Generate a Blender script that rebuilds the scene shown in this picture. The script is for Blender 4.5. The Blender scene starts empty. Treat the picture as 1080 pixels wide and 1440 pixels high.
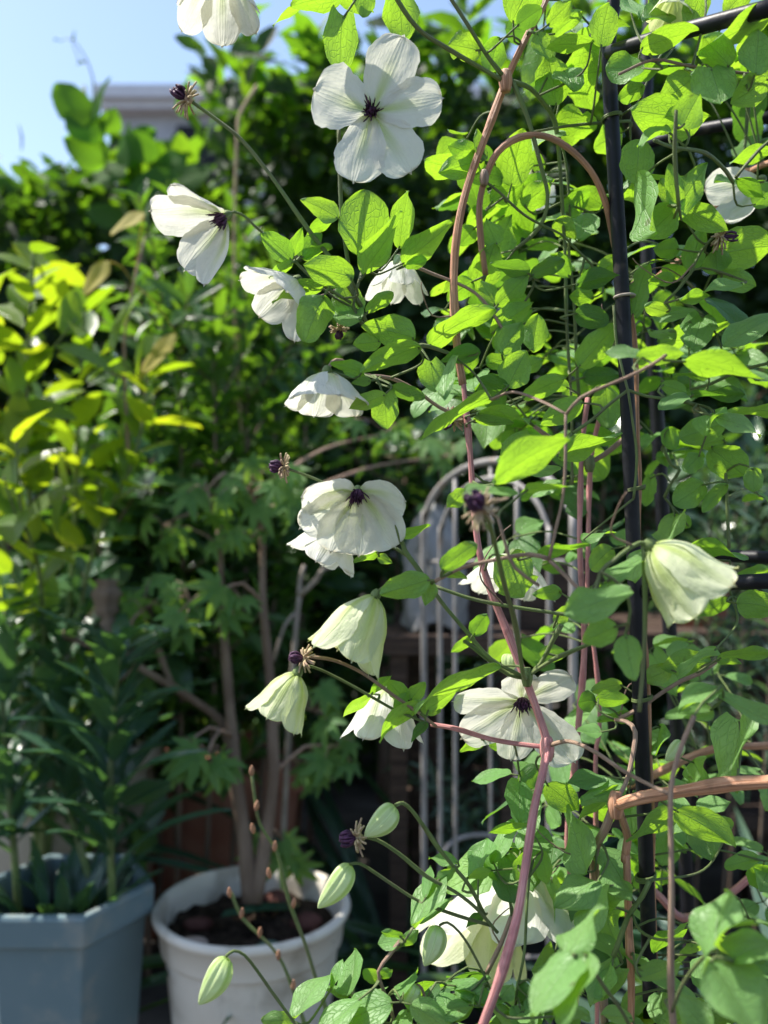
import bpy, math
import numpy as np
from mathutils import Vector
# ------------------------------------------------------------------ camera, sky, sun, exposure
SC = bpy.context.scene
COL = SC.collection
H, F = 0.85, 1250.0                       # eye height (m); focal length in photo pixels
SUN = np.array([-0.50, 0.15, 0.85]); SUN /= np.linalg.norm(SUN)
cam = bpy.data.cameras.new("camera"); cam_o = bpy.data.objects.new("camera", cam); COL.objects.link(cam_o)
cam_o.location = (0, 0, H); cam_o.rotation_euler = (math.radians(90), 0, 0)
cam.sensor_fit = 'VERTICAL'; cam.sensor_height = 36; cam.lens = 36 * F / 1440
cam.clip_start = 0.02; cam.clip_end = 400
cam.dof.use_dof = True; cam.dof.focus_distance = 0.525; cam.dof.aperture_fstop = 5.6
SC.camera = cam_o
w = bpy.data.worlds.new("World"); SC.world = w; w.use_nodes = True
nt = w.node_tree
sky = nt.nodes.new("ShaderNodeTexSky"); sky.sky_type = 'NISHITA'; sky.sun_disc = False
sky.dust_density = 1.2; sky.sun_elevation = math.asin(SUN[2]); sky.sun_rotation = math.atan2(SUN[0], SUN[1])
nt.links.new(sky.outputs[0], nt.nodes["Background"].inputs[0]); nt.nodes["Background"].inputs[1].default_value = 0.14
sl = bpy.data.lights.new("sun", 'SUN'); sl.energy = 5.0; sl.angle = math.radians(0.5); sl.color = (1.0, 0.95, 0.86)
so = bpy.data.objects.new("sun", sl); COL.objects.link(so)
so.rotation_euler = Vector(-SUN).to_track_quat('-Z', 'Y').to_euler(); so.location = (-3, 3, 8)
SC.view_settings.view_transform = 'Standard'; SC.view_settings.look = 'None'
SC.view_settings.exposure = 0.92; SC.view_settings.gamma = 1
SC.cycles.use_denoising = True
SC.cycles.max_bounces = 8; SC.cycles.diffuse_bounces = 4; SC.cycles.transmission_bounces = 4
SC.cycles.caustics_reflective = False; SC.cycles.caustics_refractive = False
SC.cycles.sample_clamp_indirect = 6
rng = np.random.RandomState(11)

# ------------------------------------------------------------------ helpers
def P(px, py, d):
    return np.array([(px - 540) / F * d, d, H + (720 - py) / F * d])
def nrm(v):
    v = np.asarray(v, float); return v / (np.linalg.norm(v, axis=-1, keepdims=True) + 1e-12)

class MB:
    """collects vertices, polygons, uv and material indices of ONE mesh"""
    def __init__(s): s.V, s.UV, s.F, s.M, s.n = [], [], [], [], 0
    def add(s, V, Fs, UV=None, m=0):
        V = np.asarray(V, float).reshape(-1, 3)
        UV = np.zeros((len(V), 2)) if UV is None else np.asarray(UV, float).reshape(-1, 2)
        s.V.append(V); s.UV.append(UV)
        for f in (Fs if isinstance(Fs, list) else [Fs]):
            f = np.asarray(f, int)
            if f.size: s.F.append(f + s.n); s.M.append(np.full(len(f), m))
        s.n += len(V)
    def merge(s, o, dm=0):
        for f, m in zip(o.F, o.M): s.F.append(f + s.n); s.M.append(m + dm)
        s.V += o.V; s.UV += o.UV; s.n += o.n
    def build(s, name, mats, parent=None, smooth=True):
        me = bpy.data.meshes.new(name)
        V = np.concatenate(s.V); UV = np.concatenate(s.UV)
        if parent is not None: V = V - ORIG[parent.name]
        me.vertices.add(len(V)); me.vertices.foreach_set("co", V.astype(np.float32).ravel())
        tot = np.concatenate([np.full(len(f), f.shape[1]) for f in s.F]); idx = np.concatenate([f.ravel() for f in s.F])
        me.loops.add(len(idx)); me.loops.foreach_set("vertex_index", idx.astype(np.int32))
        me.polygons.add(len(tot)); st = np.concatenate([[0], np.cumsum(tot)[:-1]])
        me.polygons.foreach_set("loop_start", st.astype(np.int32))
        me.polygons.foreach_set("material_index", np.concatenate(s.M).astype(np.int32))
        me.polygons.foreach_set("use_smooth", np.full(len(tot), smooth))
        ul = me.uv_layers.new(name="UVMap"); ul.data.foreach_set("uv", UV[idx].astype(np.float32).ravel())
        me.update(); me.validate()
        for m in (mats if isinstance(mats, (list, tuple)) else [mats]): me.materials.append(m)
        o = bpy.data.objects.new(name, me); COL.objects.link(o)
        ORIG[o.name] = ORIG[parent.name] if parent is not None else np.zeros(3)
        if parent is not None: o.parent = parent
        return o
ORIG = {}
def tag(o, label=None, cat=None, group=None, kind=None):
    if label: o["label"] = label
    if cat: o["category"] = cat
    if group: o["group"] = group
    if kind: o["kind"] = kind
    return o
def thing(name, loc, label, cat, group=None):
    o = bpy.data.objects.new(name, None); COL.objects.link(o); o.location = tuple(loc)
    o.empty_display_size = 0.05; ORIG[o.name] = np.asarray(loc, float)
    return tag(o, label, cat, group)

def spline(pts, step=0.012):
    pts = np.asarray(pts, float)
    if len(pts) == 2: pts = np.array([pts[0], pts.mean(0), pts[1]])
    p = np.vstack([2 * pts[0] - pts[1], pts, 2 * pts[-1] - pts[-2]]); out = []
    for i in range(1, len(p) - 2):
        k = max(2, int(np.linalg.norm(p[i + 1][:3] - p[i][:3]) / step)); t = np.linspace(0, 1, k, endpoint=False)[:, None]
        out.append(.5 * (2 * p[i] + (p[i + 1] - p[i - 1]) * t + (2 * p[i - 1] - 5 * p[i] + 4 * p[i + 1] - p[i + 2]) * t**2
                   + (3 * p[i] - p[i - 1] - 3 * p[i + 1] + p[i + 2]) * t**3))
    return np.vstack(out + [p[-2][None]])
def tube(mb, path, r, k=8, m=0, ridge=0.0, nr=6, cap=True):
    path = np.asarray(path, float)[:, :3]; n = len(path); r = np.broadcast_to(np.asarray(r, float), (n,))
    T = nrm(np.gradient(path, axis=0)); ref = np.array([0.31, -0.9, 0.29]); A = np.zeros_like(T)
    a = nrm(ref - T[0] * ref.dot(T[0]))
    for i in range(n):
        a = nrm(a - T[i] * a.dot(T[i])); A[i] = a
    B = np.cross(T, A); th = np.linspace(0, 2 * np.pi, k, endpoint=False)
    rr = r[:, None] * (1 + ridge * np.cos(nr * th))[None]
    V = path[:, None] + rr[..., None] * (A[:, None] * np.cos(th)[None, :, None] + B[:, None] * np.sin(th)[None, :, None])
    i, j = np.meshgrid(np.arange(n - 1), np.arange(k), indexing='ij')
    q = np.stack([i * k + j, i * k + (j + 1) % k, (i + 1) * k + (j + 1) % k, (i + 1) * k + j], -1).reshape(-1, 4)
    L = np.concatenate([[0], np.cumsum(np.linalg.norm(np.diff(path, axis=0), axis=1))])
    UV = np.stack(np.broadcast_arrays(L[:, None] * 10, (th / 2 / np.pi)[None]), -1)
    Fs = [q]
    if cap: Fs += [np.arange(k)[::-1][None], (np.arange(k) + (n - 1) * k)[None]]
    mb.add(V.reshape(-1, 3), Fs, UV.reshape(-1, 2), m)
def gridfaces(nu, nv):
    i, j = np.meshgrid(np.arange(nu - 1), np.arange(nv - 1), indexing='ij')
    return np.stack([i * nv + j, (i + 1) * nv + j, (i + 1) * nv + j + 1, i * nv + j + 1], -1).reshape(-1, 4)
def box(mb, lo, hi, m=0):
    lo, hi = np.asarray(lo, float), np.asarray(hi, float)
    V = np.array([[(lo, hi)[(i >> a) & 1][a] for a in range(3)] for i in range(8)])
    mb.add(V, np.array([[0, 2, 3, 1], [4, 5, 7, 6], [0, 1, 5, 4], [2, 6, 7, 3], [0, 4, 6, 2], [1, 3, 7, 5]]), V[:, :2], m)
def lathe(mb, c, prof, k=48, m=0, ph=0.0, ripple=None):
    th = np.linspace(0, 2 * np.pi, k, endpoint=False) + ph; prof = np.asarray(prof, float); n = len(prof)
    R = np.repeat(prof[:, :1], k, 1)
    if ripple is not None: R = R * ripple(th)[None] if ripple(th).ndim == 1 else R * ripple(th)
    V = np.stack([c[0] + R * np.cos(th), c[1] + R * np.sin(th), np.repeat(prof[:, 1:2] + c[2], k, 1)], -1)
    i, j = np.meshgrid(np.arange(n - 1), np.arange(k), indexing='ij')
    q = np.stack([i * k + j, i * k + (j + 1) % k, (i + 1) * k + (j + 1) % k, (i + 1) * k + j], -1).reshape(-1, 4)
    UV = np.stack(np.broadcast_arrays((th / 6.283)[None], prof[:, 1:2] * 3), -1)
    mb.add(V.reshape(-1, 3), q, UV.reshape(-1, 2), m)

# ------------------------------------------------------------------ materials
class NT:
    def __init__(s, name):
        s.m = bpy.data.materials.new(name); s.m.use_nodes = True; s.t = s.m.node_tree; s.t.nodes.clear()
        s.out = s.t.nodes.new("ShaderNodeOutputMaterial")
    def n(s, typ, _p={}, **kw):
        x = s.t.nodes.new(typ)
        for k, v in _p.items(): setattr(x, k, v)
        for k, v in kw.items(): s.set(x, k.replace("_", " "), v)
        return x
    def set(s, x, k, v):
        sock = x.inputs[int(k[1:])] if k[0] == 'i' and k[1:].isdigit() else x.inputs[k]
        if isinstance(v, bpy.types.Node): v = v.outputs[0]
        if isinstance(v, bpy.types.NodeSocket): s.t.links.new(v, sock)
        elif isinstance(v, (tuple, list)) and len(v) == 3 and sock.type == 'RGBA': sock.default_value = (*v, 1)
        else: sock.default_value = v
    def math(s, op, a, b=0.0, c=0.0): return s.n("ShaderNodeMath", {'operation': op}, i0=a, i1=b, i2=c).outputs[0]
    def mix(s, f, a, b, blend='MIX'):
        x = s.n("ShaderNodeMix", {'data_type': 'RGBA', 'blend_type': blend})
        s.set(x, 'i0', f); s.set(x, 'i6', a); s.set(x, 'i7', b); return x.outputs[2]
    def ramp(s, f, lo, hi): return s.n("ShaderNodeMapRange", {'interpolation_type': 'SMOOTHSTEP'}, i0=f, i1=lo, i2=hi).outputs[0]
    def noise(s, scale, detail=3.0, vec=None):
        if vec is None: vec = s.n("ShaderNodeTexCoord").outputs["Object"]
        return s.n("ShaderNodeTexNoise", Vector=vec, Scale=scale, Detail=detail).outputs[0]
    def bump(s, h, strength, dist): return s.n("ShaderNodeBump", Height=h, Strength=strength, Distance=dist).outputs[0]
    def done(s, sh): s.t.links.new(sh.outputs[0] if hasattr(sh, 'outputs') else sh, s.out.inputs[0]); return s.m

def leaf_mat(name, ca, cb, ta, tb, tf=0.5, rough=0.42, spec=0.35, veins=1.0, net=True, sil=0.0):
    t = NT(name)
    isl = t.n("ShaderNodeNewGeometry").outputs["Random Per Island"]
    uv = t.n("ShaderNodeSeparateXYZ", i0=t.n("ShaderNodeUVMap").outputs[0])
    u, vv = uv.outputs[0], t.math('MULTIPLY', t.math('SUBTRACT', uv.outputs[1], 0.5), 2.0)
    a = t.math('ABSOLUTE', vv)
    vein = t.ramp(a, 0.055, 0.0)
    nz = t.noise(60.0, 4.0)
    if net:
        for c, wd, am in ((0.40, 0.03, 0.4), (0.74, 0.025, 0.28)):
            vein = t.math('MAXIMUM', vein, t.math('MULTIPLY', t.ramp(t.math('ABSOLUTE', t.math('SUBTRACT', a, c)), wd, 0.0), am))
        cx = t.n("ShaderNodeCombineXYZ", X=t.math('MULTIPLY', t.math('SUBTRACT', u, t.math('MULTIPLY', a, 0.25)), 8.0), Y=t.math('MULTIPLY', vv, 4.2), Z=t.math('MULTIPLY', isl, 40.0))
        vo = t.n("ShaderNodeTexVoronoi", {'feature': 'DISTANCE_TO_EDGE'}, Vector=cx.outputs[0], Scale=1.0)
        vein = t.math('MAXIMUM', vein, t.math('MULTIPLY', t.ramp(vo.outputs[0], 0.10, 0.0), 0.5))
    else:
        s2 = t.math('ABSOLUTE', t.math('SUBTRACT', t.math('FRACT', t.math('MULTIPLY', t.math('SUBTRACT', u, t.math('MULTIPLY', a, 0.3)), 7.0)), 0.5))
        vein = t.math('MAXIMUM', vein, t.math('MULTIPLY', t.ramp(s2, 0.12, 0.0), 0.35))
    col = t.mix(isl, ca, cb); tr = t.mix(isl, ta, tb)
    col = t.mix(t.math('MULTIPLY', t.ramp(nz, 0.40, 0.75), 0.45), col, t.mix(0.5, ca, (0.10, 0.15, 0.06)))
    if net:
        blem = t.ramp(t.noise(95.0, 2.0), 0.70, 0.76)
        col = t.mix(t.math('MULTIPLY', blem, 0.6), col, (0.09, 0.075, 0.03))
        blem = t.math('MAXIMUM', blem, t.math('MULTIPLY', t.ramp(t.math('MAXIMUM', a, u), 0.86, 1.0), t.ramp(t.noise(48.0, 3.0), 0.56, 0.66)))
        tr = t.mix(t.math('MULTIPLY', blem, 0.55), tr, (0.12, 0.13, 0.02))
    if net:
        old = t.math('FRACT', t.math('MULTIPLY', isl, 7.31)); tr = t.mix(t.ramp(old, 0.7, 1.0), tr, (0.10, 0.26, 0.015)); col = t.mix(t.ramp(old, 0.75, 1.0), col, (0.07, 0.16, 0.06))
    tr = t.mix(t.math('MULTIPLY', vein, 0.42 * veins), tr, (0.14, 0.28, 0.015))
    tr = t.mix(t.math('MULTIPLY', t.ramp(nz, 0.35, 0.7), 0.3), tr, t.mix(0.5, ta, (0.15, 0.34, 0.02)))
    col = t.mix(t.math('MULTIPLY', vein, 0.35 * veins), col, (0.16, 0.24, 0.09))
    bp = t.bump(t.math('ADD', t.math('MULTIPLY', vein, -1.0), t.math('MULTIPLY', nz, 0.8)), 0.6, 0.0008)
    p = t.n("ShaderNodeBsdfPrincipled", Base_Color=col, Roughness=rough, Normal=bp, Specular_IOR_Level=spec)
    tl = t.n("ShaderNodeBsdfTranslucent", Color=tr, Normal=bp)
    return t.done(t.n("ShaderNodeMixShader", i0=tf, i1=p.outputs[0], i2=tl.outputs[0]))

def petal_mat(name, white, tint, trans, tf=0.42, reach=0.75):
    t = NT(name)
    isl = t.n("ShaderNodeNewGeometry").outputs["Random Per Island"]
    uv = t.n("ShaderNodeSeparateXYZ", i0=t.n("ShaderNodeUVMap").outputs[0])
    u, vv = uv.outputs[0], t.math('MULTIPLY', t.math('SUBTRACT', uv.outputs[1], 0.5), 2.0)
    a = t.math('ABSOLUTE', vv)
    band = t.math('MULTIPLY', t.ramp(a, 0.42, 0.02), t.ramp(u, reach, 0.02))
    band = t.math('MAXIMUM', band, t.ramp(u, 0.20, 0.0))
    cx = t.n("ShaderNodeCombineXYZ", X=t.math('MULTIPLY', u, 2.6), Y=t.math('MULTIPLY', vv, 7.0), Z=t.math('MULTIPLY', isl, 30.0))
    st = t.n("ShaderNodeTexNoise", Vector=cx.outputs[0], Scale=1.6, Detail=4.0, Distortion=0.4).outputs[0]
    rib = t.math('MAXIMUM', t.ramp(t.math('ABSOLUTE', t.math('SUBTRACT', a, 0.13)), 0.05, 0.0), t.ramp(a, 0.04, 0.0))
    col = t.mix(t.math('MULTIPLY', band, 0.95), white, tint); tr = t.mix(t.math('MULTIPLY', band, 0.85), trans, tint)
    col = t.mix(t.math('MULTIPLY', t.ramp(st, 0.5, 0.8), 0.10), col, t.mix(0.6, white, tint))
    sp = t.math('MAXIMUM', t.ramp(t.noise(38.0, 4.0), 0.70, 0.76), t.math('MULTIPLY', t.ramp(u, 0.93, 1.0), t.ramp(t.noise(60.0, 3.0), 0.5, 0.6)))
    col = t.mix(t.math('MULTIPLY', sp, 0.45), col, (0.45, 0.34, 0.20)); tr = t.mix(t.math('MULTIPLY', sp, 0.4), tr, (0.45, 0.36, 0.18))
    h = t.math('ADD', t.math('MULTIPLY', st, 0.8), t.math('ADD', t.math('MULTIPLY', rib, -0.2), t.math('MULTIPLY', t.noise(150.0, 5.0), 1.5)))
    bp = t.bump(h, 0.65, 0.0009)
    p = t.n("ShaderNodeBsdfPrincipled", Base_Color=col, Roughness=0.55, Normal=bp, Specular_IOR_Level=0.25)
    tl = t.n("ShaderNodeBsdfTranslucent", Color=tr, Normal=bp)
    return t.done(t.n("ShaderNodeMixShader", i0=tf, i1=p.outputs[0], i2=tl.outputs[0]))

def plain(name, ca, cb, rough=0.6, scale=30.0, bump=0.3, bdist=0.001, spec=0.3, lo=0.35, hi=0.7, stretch=None, dirt=None):
    t = NT(name); vec = t.n("ShaderNodeTexCoord").outputs["Object"]
    if stretch: vec = t.n("ShaderNodeMapping", Vector=vec, Scale=stretch).outputs[0]
    nz = t.noise(scale, 5.0, vec); col = t.mix(t.ramp(nz, lo, hi), ca, cb)
    if dirt: col = t.mix(t.math('MULTIPLY', t.ramp(t.noise(dirt[0], 6.0), dirt[1], dirt[2]), dirt[4] if len(dirt) > 4 else 0.7), col, dirt[3])
    p = t.n("ShaderNodeBsdfPrincipled", Base_Color=col, Roughness=rough, Specular_IOR_Level=spec,
            Normal=t.bump(t.math('ADD', nz, t.math('MULTIPLY', t.noise(scale * 6, 3.0, vec), 0.4)), bump, bdist))
    return t.done(p)
def stem_mat(name, ca, cb, rough=0.5):
    t = NT(name); uv = t.n("ShaderNodeUVMap").outputs[0]
    mp = t.n("ShaderNodeMapping", Vector=uv, Scale=(2.0, 14.0, 1.0)).outputs[0]
    st = t.noise(2.0, 4.0, mp); bl = t.noise(70.0, 3.0)
    col = t.mix(t.ramp(st, 0.35, 0.65), ca, cb); col = t.mix(t.math('MULTIPLY', t.ramp(t.noise(22.0, 4.0), 0.48, 0.62), 0.55), col, t.mix(0.55, ca, (0.20, 0.15, 0.12))); col = t.mix(t.math('MULTIPLY', t.ramp(bl, 0.55, 0.7), 0.5), col, t.mix(0.6, ca, (0.08, 0.05, 0.035)))
    return t.done(t.n("ShaderNodeBsdfPrincipled", Base_Color=col, Roughness=rough, Specular_IOR_Level=0.3, Normal=t.bump(t.math('ADD', st, bl), 0.9, 0.0012)))

M = {}
M['leaf'] = leaf_mat("clematis_leaf", (0.15, 0.33, 0.09), (0.21, 0.38, 0.13), (0.29, 0.58, 0.018), (0.46, 0.74, 0.03), 0.48, 0.48, 0.5)
M['petal'] = petal_mat("petal_white", (0.70, 0.70, 0.65), (0.48, 0.58, 0.20), (0.82, 0.82, 0.70), reach=0.95)
M['petal_green'] = petal_mat("petal_greenish", (0.68, 0.71, 0.50), (0.46, 0.57, 0.16), (0.68, 0.76, 0.34), 0.45, 1.25)
M['bud'] = petal_mat("bud_skin", (0.66, 0.76, 0.42), (0.42, 0.58, 0.18), (0.62, 0.76, 0.26), 0.3, 1.4)
M['stem_g'] = stem_mat("stem_green", (0.13, 0.20, 0.055), (0.20, 0.25, 0.09))
M['stem_b'] = stem_mat("stem_brown", (0.42, 0.185, 0.095), (0.62, 0.34, 0.21))
M['stem_p'] = stem_mat("stem_pink", (0.56, 0.19, 0.20), (0.70, 0.36, 0.33))
M['stem_m'] = stem_mat("stem_mauve", (0.32, 0.20, 0.145), (0.44, 0.31, 0.22))
M['stamen'] = plain("stamen_purple", (0.035, 0.012, 0.035), (0.10, 0.035, 0.085), 0.6, 300)
M['anther'] = plain("anther_pale", (0.45, 0.45, 0.30), (0.30, 0.16, 0.24), 0.6, 200)
M['dry'] = plain("dry_filament", (0.45, 0.36, 0.20), (0.30, 0.20, 0.14), 0.7, 200)
M['black'] = plain("black_coated_metal", (0.006, 0.006, 0.009), (0.013, 0.013, 0.017), 0.45, 60, 0.5, 0.0008, 0.22, dirt=(45, 0.58, 0.66, (0.055, 0.045, 0.04), 0.7))
M['white_metal'] = plain("white_painted_metal", (0.30, 0.28, 0.265), (0.21, 0.19, 0.18), 0.45, 20, 0.3, 0.001, 0.4, dirt=(30, 0.60, 0.72, (0.28, 0.19, 0.13)))
M['pot_white'] = plain("white_plastic", (0.66, 0.61, 0.53), (0.58, 0.53, 0.45), 0.5, 9, 0.25, 0.001, 0.35, dirt=(13, 0.50, 0.66, (0.25, 0.21, 0.155), 0.65))
M['pot_blue'] = plain("blue_grey_plastic", (0.125, 0.185, 0.205), (0.15, 0.21, 0.23), 0.42, 8, 0.2, 0.001, 0.4, dirt=(16, 0.52, 0.68, (0.25, 0.26, 0.235), 0.7))
M['beige'] = plain("beige_plastic", (0.46, 0.40, 0.32), (0.40, 0.34, 0.27), 0.6, 8, 0.2)
M['terra'] = plain("terracotta", (0.32, 0.13, 0.085), (0.40, 0.19, 0.13), 0.85, 12, 0.4, 0.002, 0.15)
M['wood'] = plain("dark_weathered_wood", (0.040, 0.027, 0.021), (0.085, 0.056, 0.042), 0.8, 14, 0.6, 0.003, 0.2, stretch=(1, 8, 8))
M['bark'] = plain("bark", (0.13, 0.09, 0.065), (0.23, 0.17, 0.125), 0.85, 25, 0.8, 0.004, 0.15, stretch=(1, 1, 0.3))
M['twig'] = plain("grey_twig", (0.27, 0.23, 0.20), (0.36, 0.31, 0.27), 0.8, 30, 0.5, 0.002, 0.15)
M['soil'] = plain("soil", (0.020, 0.014, 0.010), (0.055, 0.038, 0.027), 0.95, 60, 1.0, 0.006, 0.1)
M['stone'] = plain("pebble", (0.34, 0.24, 0.19), (0.42, 0.34, 0.29), 0.8, 20, 0.4)
M['stone_w'] = plain("pale_pebble", (0.52, 0.49, 0.45), (0.60, 0.57, 0.53), 0.8, 20, 0.4)
M['mulch'] = plain("mulch_bark", (0.06, 0.025, 0.02), (0.13, 0.06, 0.05), 0.9, 30, 0.8, 0.004, 0.1)
M['ground'] = plain("ground", (0.05, 0.045, 0.04), (0.10, 0.09, 0.08), 0.95, 6, 0.6, 0.006, 0.1)
M['render'] = plain("house_render", (0.42, 0.42, 0.46), (0.48, 0.48, 0.52), 0.9, 3, 0.1)
M['roof'] = plain("roof_tile", (0.66, 0.64, 0.68), (0.74, 0.72, 0.76), 0.8, 4, 0.3)
M['sack'] = plain("white_woven_plastic", (0.22, 0.215, 0.21), (0.28, 0.27, 0.27), 0.5, 12, 0.6, 0.01)
G = lambda n, *a, **k: leaf_mat(n, *a, net=False, **k)
M['citrus'] = G("citrus_leaf", (0.06, 0.14, 0.02), (0.11, 0.17, 0.025), (0.36, 0.60, 0.013), (0.66, 0.74, 0.02), tf=0.50, rough=0.36, spec=0.38)
M['yellow'] = G("yellowed_leaf", (0.30, 0.26, 0.05), (0.36, 0.30, 0.07), (0.75, 0.60, 0.06), (0.8, 0.66, 0.1), tf=0.4, rough=0.65, spec=0.15)
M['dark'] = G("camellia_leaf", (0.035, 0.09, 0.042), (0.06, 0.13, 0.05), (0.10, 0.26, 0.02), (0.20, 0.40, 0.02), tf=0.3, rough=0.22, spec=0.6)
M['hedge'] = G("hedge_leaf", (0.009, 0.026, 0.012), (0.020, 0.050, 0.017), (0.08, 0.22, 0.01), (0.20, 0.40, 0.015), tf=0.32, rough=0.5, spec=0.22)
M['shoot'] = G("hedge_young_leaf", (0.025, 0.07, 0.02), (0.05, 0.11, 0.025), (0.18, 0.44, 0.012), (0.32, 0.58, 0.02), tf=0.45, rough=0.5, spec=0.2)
M['vine'] = G("vine_leaf", (0.04, 0.10, 0.03), (0.06, 0.13, 0.035), (0.20, 0.50, 0.015), (0.30, 0.60, 0.02), tf=0.5, rough=0.7, spec=0.08)
M['azalea'] = G("azalea_leaf", (0.028, 0.078, 0.024), (0.055, 0.12, 0.03), (0.15, 0.36, 0.015), (0.30, 0.54, 0.025), tf=0.40, rough=0.35, spec=0.4)
M['maple'] = G("maple_leaf", (0.08, 0.19, 0.06), (0.13, 0.25, 0.07), (0.30, 0.56, 0.03), (0.44, 0.66, 0.04), tf=0.45, rough=0.5, spec=0.25)
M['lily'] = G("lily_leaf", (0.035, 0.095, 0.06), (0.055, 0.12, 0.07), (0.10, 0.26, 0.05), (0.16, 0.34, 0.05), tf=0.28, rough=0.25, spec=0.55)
M['glauc'] = G("glaucous_leaf", (0.06, 0.115, 0.085), (0.09, 0.15, 0.11), (0.14, 0.30, 0.08), (0.2, 0.36, 0.1), tf=0.25, rough=0.4, spec=0.4)
def brick_mat():
    t = NT("brick"); vec = t.n("ShaderNodeMapping", Vector=t.n("ShaderNodeTexCoord").outputs["Object"], Rotation=(math.radians(90), 0, 0)).outputs[0]
    b = t.n("ShaderNodeTexBrick", Vector=vec, Scale=1.0, Color1=(0.24, 0.085, 0.06), Color2=(0.17, 0.06, 0.045), Mortar=(0.16, 0.14, 0.12), Mortar_Size=0.006, Brick_Width=0.22, Row_Height=0.075)
    col = t.mix(t.math('MULTIPLY', t.noise(14.0, 5.0), 0.5), b.outputs[0], (0.10, 0.07, 0.05))
    return t.done(t.n("ShaderNodeBsdfPrincipled", Base_Color=col, Roughness=0.9, Normal=t.bump(t.math('ADD', t.math('MULTIPLY', b.outputs[1], -1.0), t.noise(60.0, 4.0)), 0.6, 0.004)))
M['brick'] = brick_mat()

# ------------------------------------------------------------------ blades (leaves) and scattering
def outline(kind, u, v, ph_=0.0):
    """half width (0..1) at u; also the shift of x along the length"""
    a = np.abs(v); dx = 0 * u * v
    if kind == 'round': ww = (u**.50) * (1 - u)**.60 * 2.10
    elif kind == 'heart':
        ww = (u + .07)**.5 * (1 - u)**.72 * 1.72; dx = -.15 * a**1.3 * (1 - u)**4
    elif kind == 'lobed':
        ww = (u + .03)**.5 * (1 - u)**.55 * 1.85 * (1 - .30 * np.exp(-((u - .60) / .07)**2) * (1 - .5 * (v > 0))); dx = -.10 * a**1.3 * (1 - u)**4
    elif kind == 'lance': ww = (u**.75) * (1 - u)**.95 * 3.1
    elif kind == 'petal':
        ww = (u + .012)**.72 * (1 - u)**.36 * 1.86
        dx = .05 * np.exp(-(v / .16)**2) * np.clip(u, 0, 1)**9
    else: b_ = .80 + .16 * math.sin(float(np.sum(ph_)) * 5.0); a_ = .55; ww = (u**a_) * (1 - u)**b_; ww = ww / ((a_ / (a_ + b_))**a_ * (b_ / (a_ + b_))**b_)
    return ww, dx
def usamp(n): return .5 - .5 * np.cos(np.pi * np.linspace(0, 1, n))
def blade(mb, base, Lv, Nv, wid, kind='ovate', bend=.12, fold=.18, twist=.0, wave=.05, ph=0., nu=12, nv=9, m=0, lob=0):
    """a leaf: base point, long axis vector, upper-side normal, full width in metres"""
    ln = np.linalg.norm(Lv); X = Lv / ln; Z = nrm(Nv - X * np.dot(Nv, X)); Y = np.cross(Z, X)
    u = usamp(nu)[:, None] + np.zeros(nv)[None]; v = np.linspace(-1, 1, nv)[None] + np.zeros(nu)[:, None]
    ww, dx = outline(kind, u, v, ph)
    edge = 1 + .05 * np.sin(u * 17 + ph * 3) * np.abs(v)**2
    y = v * ww * wid / 2 * edge; x = (u + dx) * ln
    z = fold * np.abs(y) - .55 * fold * y**2 / (wid / 2) - bend * ln * (u - .15)**2 + bend * ln * .02
    z = z + wave * wid * np.sin(u * 7.5 + ph + v * 1.3) * v**2 * .6 + .018 * ln * np.sin(u * 5 + ph * 2) * (1 + np.sin(v * 4 + ph))
    ang = twist * (u - .3)
    y, z = y * np.cos(ang) - z * np.sin(ang), y * np.sin(ang) + z * np.cos(ang)
    V = base + x[..., None] * X + y[..., None] * Y + z[..., None] * Z
    mb.add(V.reshape(-1, 3), gridfaces(nu, nv), np.stack([u, v * .5 + .5], -1).reshape(-1, 2), m)
def template(kind='ovate', bend=.15, fold=.25, nu=5, nv=3):
    u = usamp(nu)[:, None] + np.zeros(nv)[None]; v = np.linspace(-1, 1, nv)[None] + np.zeros(nu)[:, None]
    ww, dx = outline(kind, u, v); y = v * ww / 2; z = fold * np.abs(y) * .5 - bend * u**2
    x = (u + dx) * (1 - .25 * abs(bend) * u)
    return np.stack([x, y, z], -1).reshape(-1, 3), gridfaces(nu, nv), np.stack([u, v * .5 + .5], -1).reshape(-1, 2)
def palmate():
    V, Fc, UV, n = [], [], [], 0
    for k, (a, l) in enumerate(((0, 1), (36, .92), (-36, .92), (74, .72), (-74, .72), (118, .4), (-118, .4))):
        tv, tf, tu = template('lance', .22, .2, 5, 3); c, s = math.cos(math.radians(a)), math.sin(math.radians(a))
        x, y, z = tv[:, 0] * l, tv[:, 1] * .30 * l, tv[:, 2] * l
        V.append(np.stack([x * c - y * s, x * s + y * c, z + .003 * k], -1)); Fc.append(tf + n); UV.append(tu); n += len(tv)
    return np.vstack(V), np.vstack(Fc), np.vstack(UV)
def scatter(mb, tpl, Ps, X, Z, ln, wd, m=0):
    tv, tf, tu = tpl; Ps = np.asarray(Ps, float); n = len(Ps)
    X = nrm(X); Y = nrm(np.cross(Z, X)); Z = np.cross(X, Y); ln = np.broadcast_to(ln, (n,)); wd = np.broadcast_to(wd, (n,))
    V = Ps[:, None] + (ln[:, None] * tv[None, :, 0])[..., None] * X[:, None] + (wd[:, None] * tv[None, :, 1])[..., None] * Y[:, None] \
        + (ln[:, None] * tv[None, :, 2])[..., None] * Z[:, None]
    Fs = (tf[None] + (np.arange(n) * len(tv))[:, None, None]).reshape(-1, 4)
    mb.add(V.reshape(-1, 3), Fs, np.tile(tu, (n, 1)), m)
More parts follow.
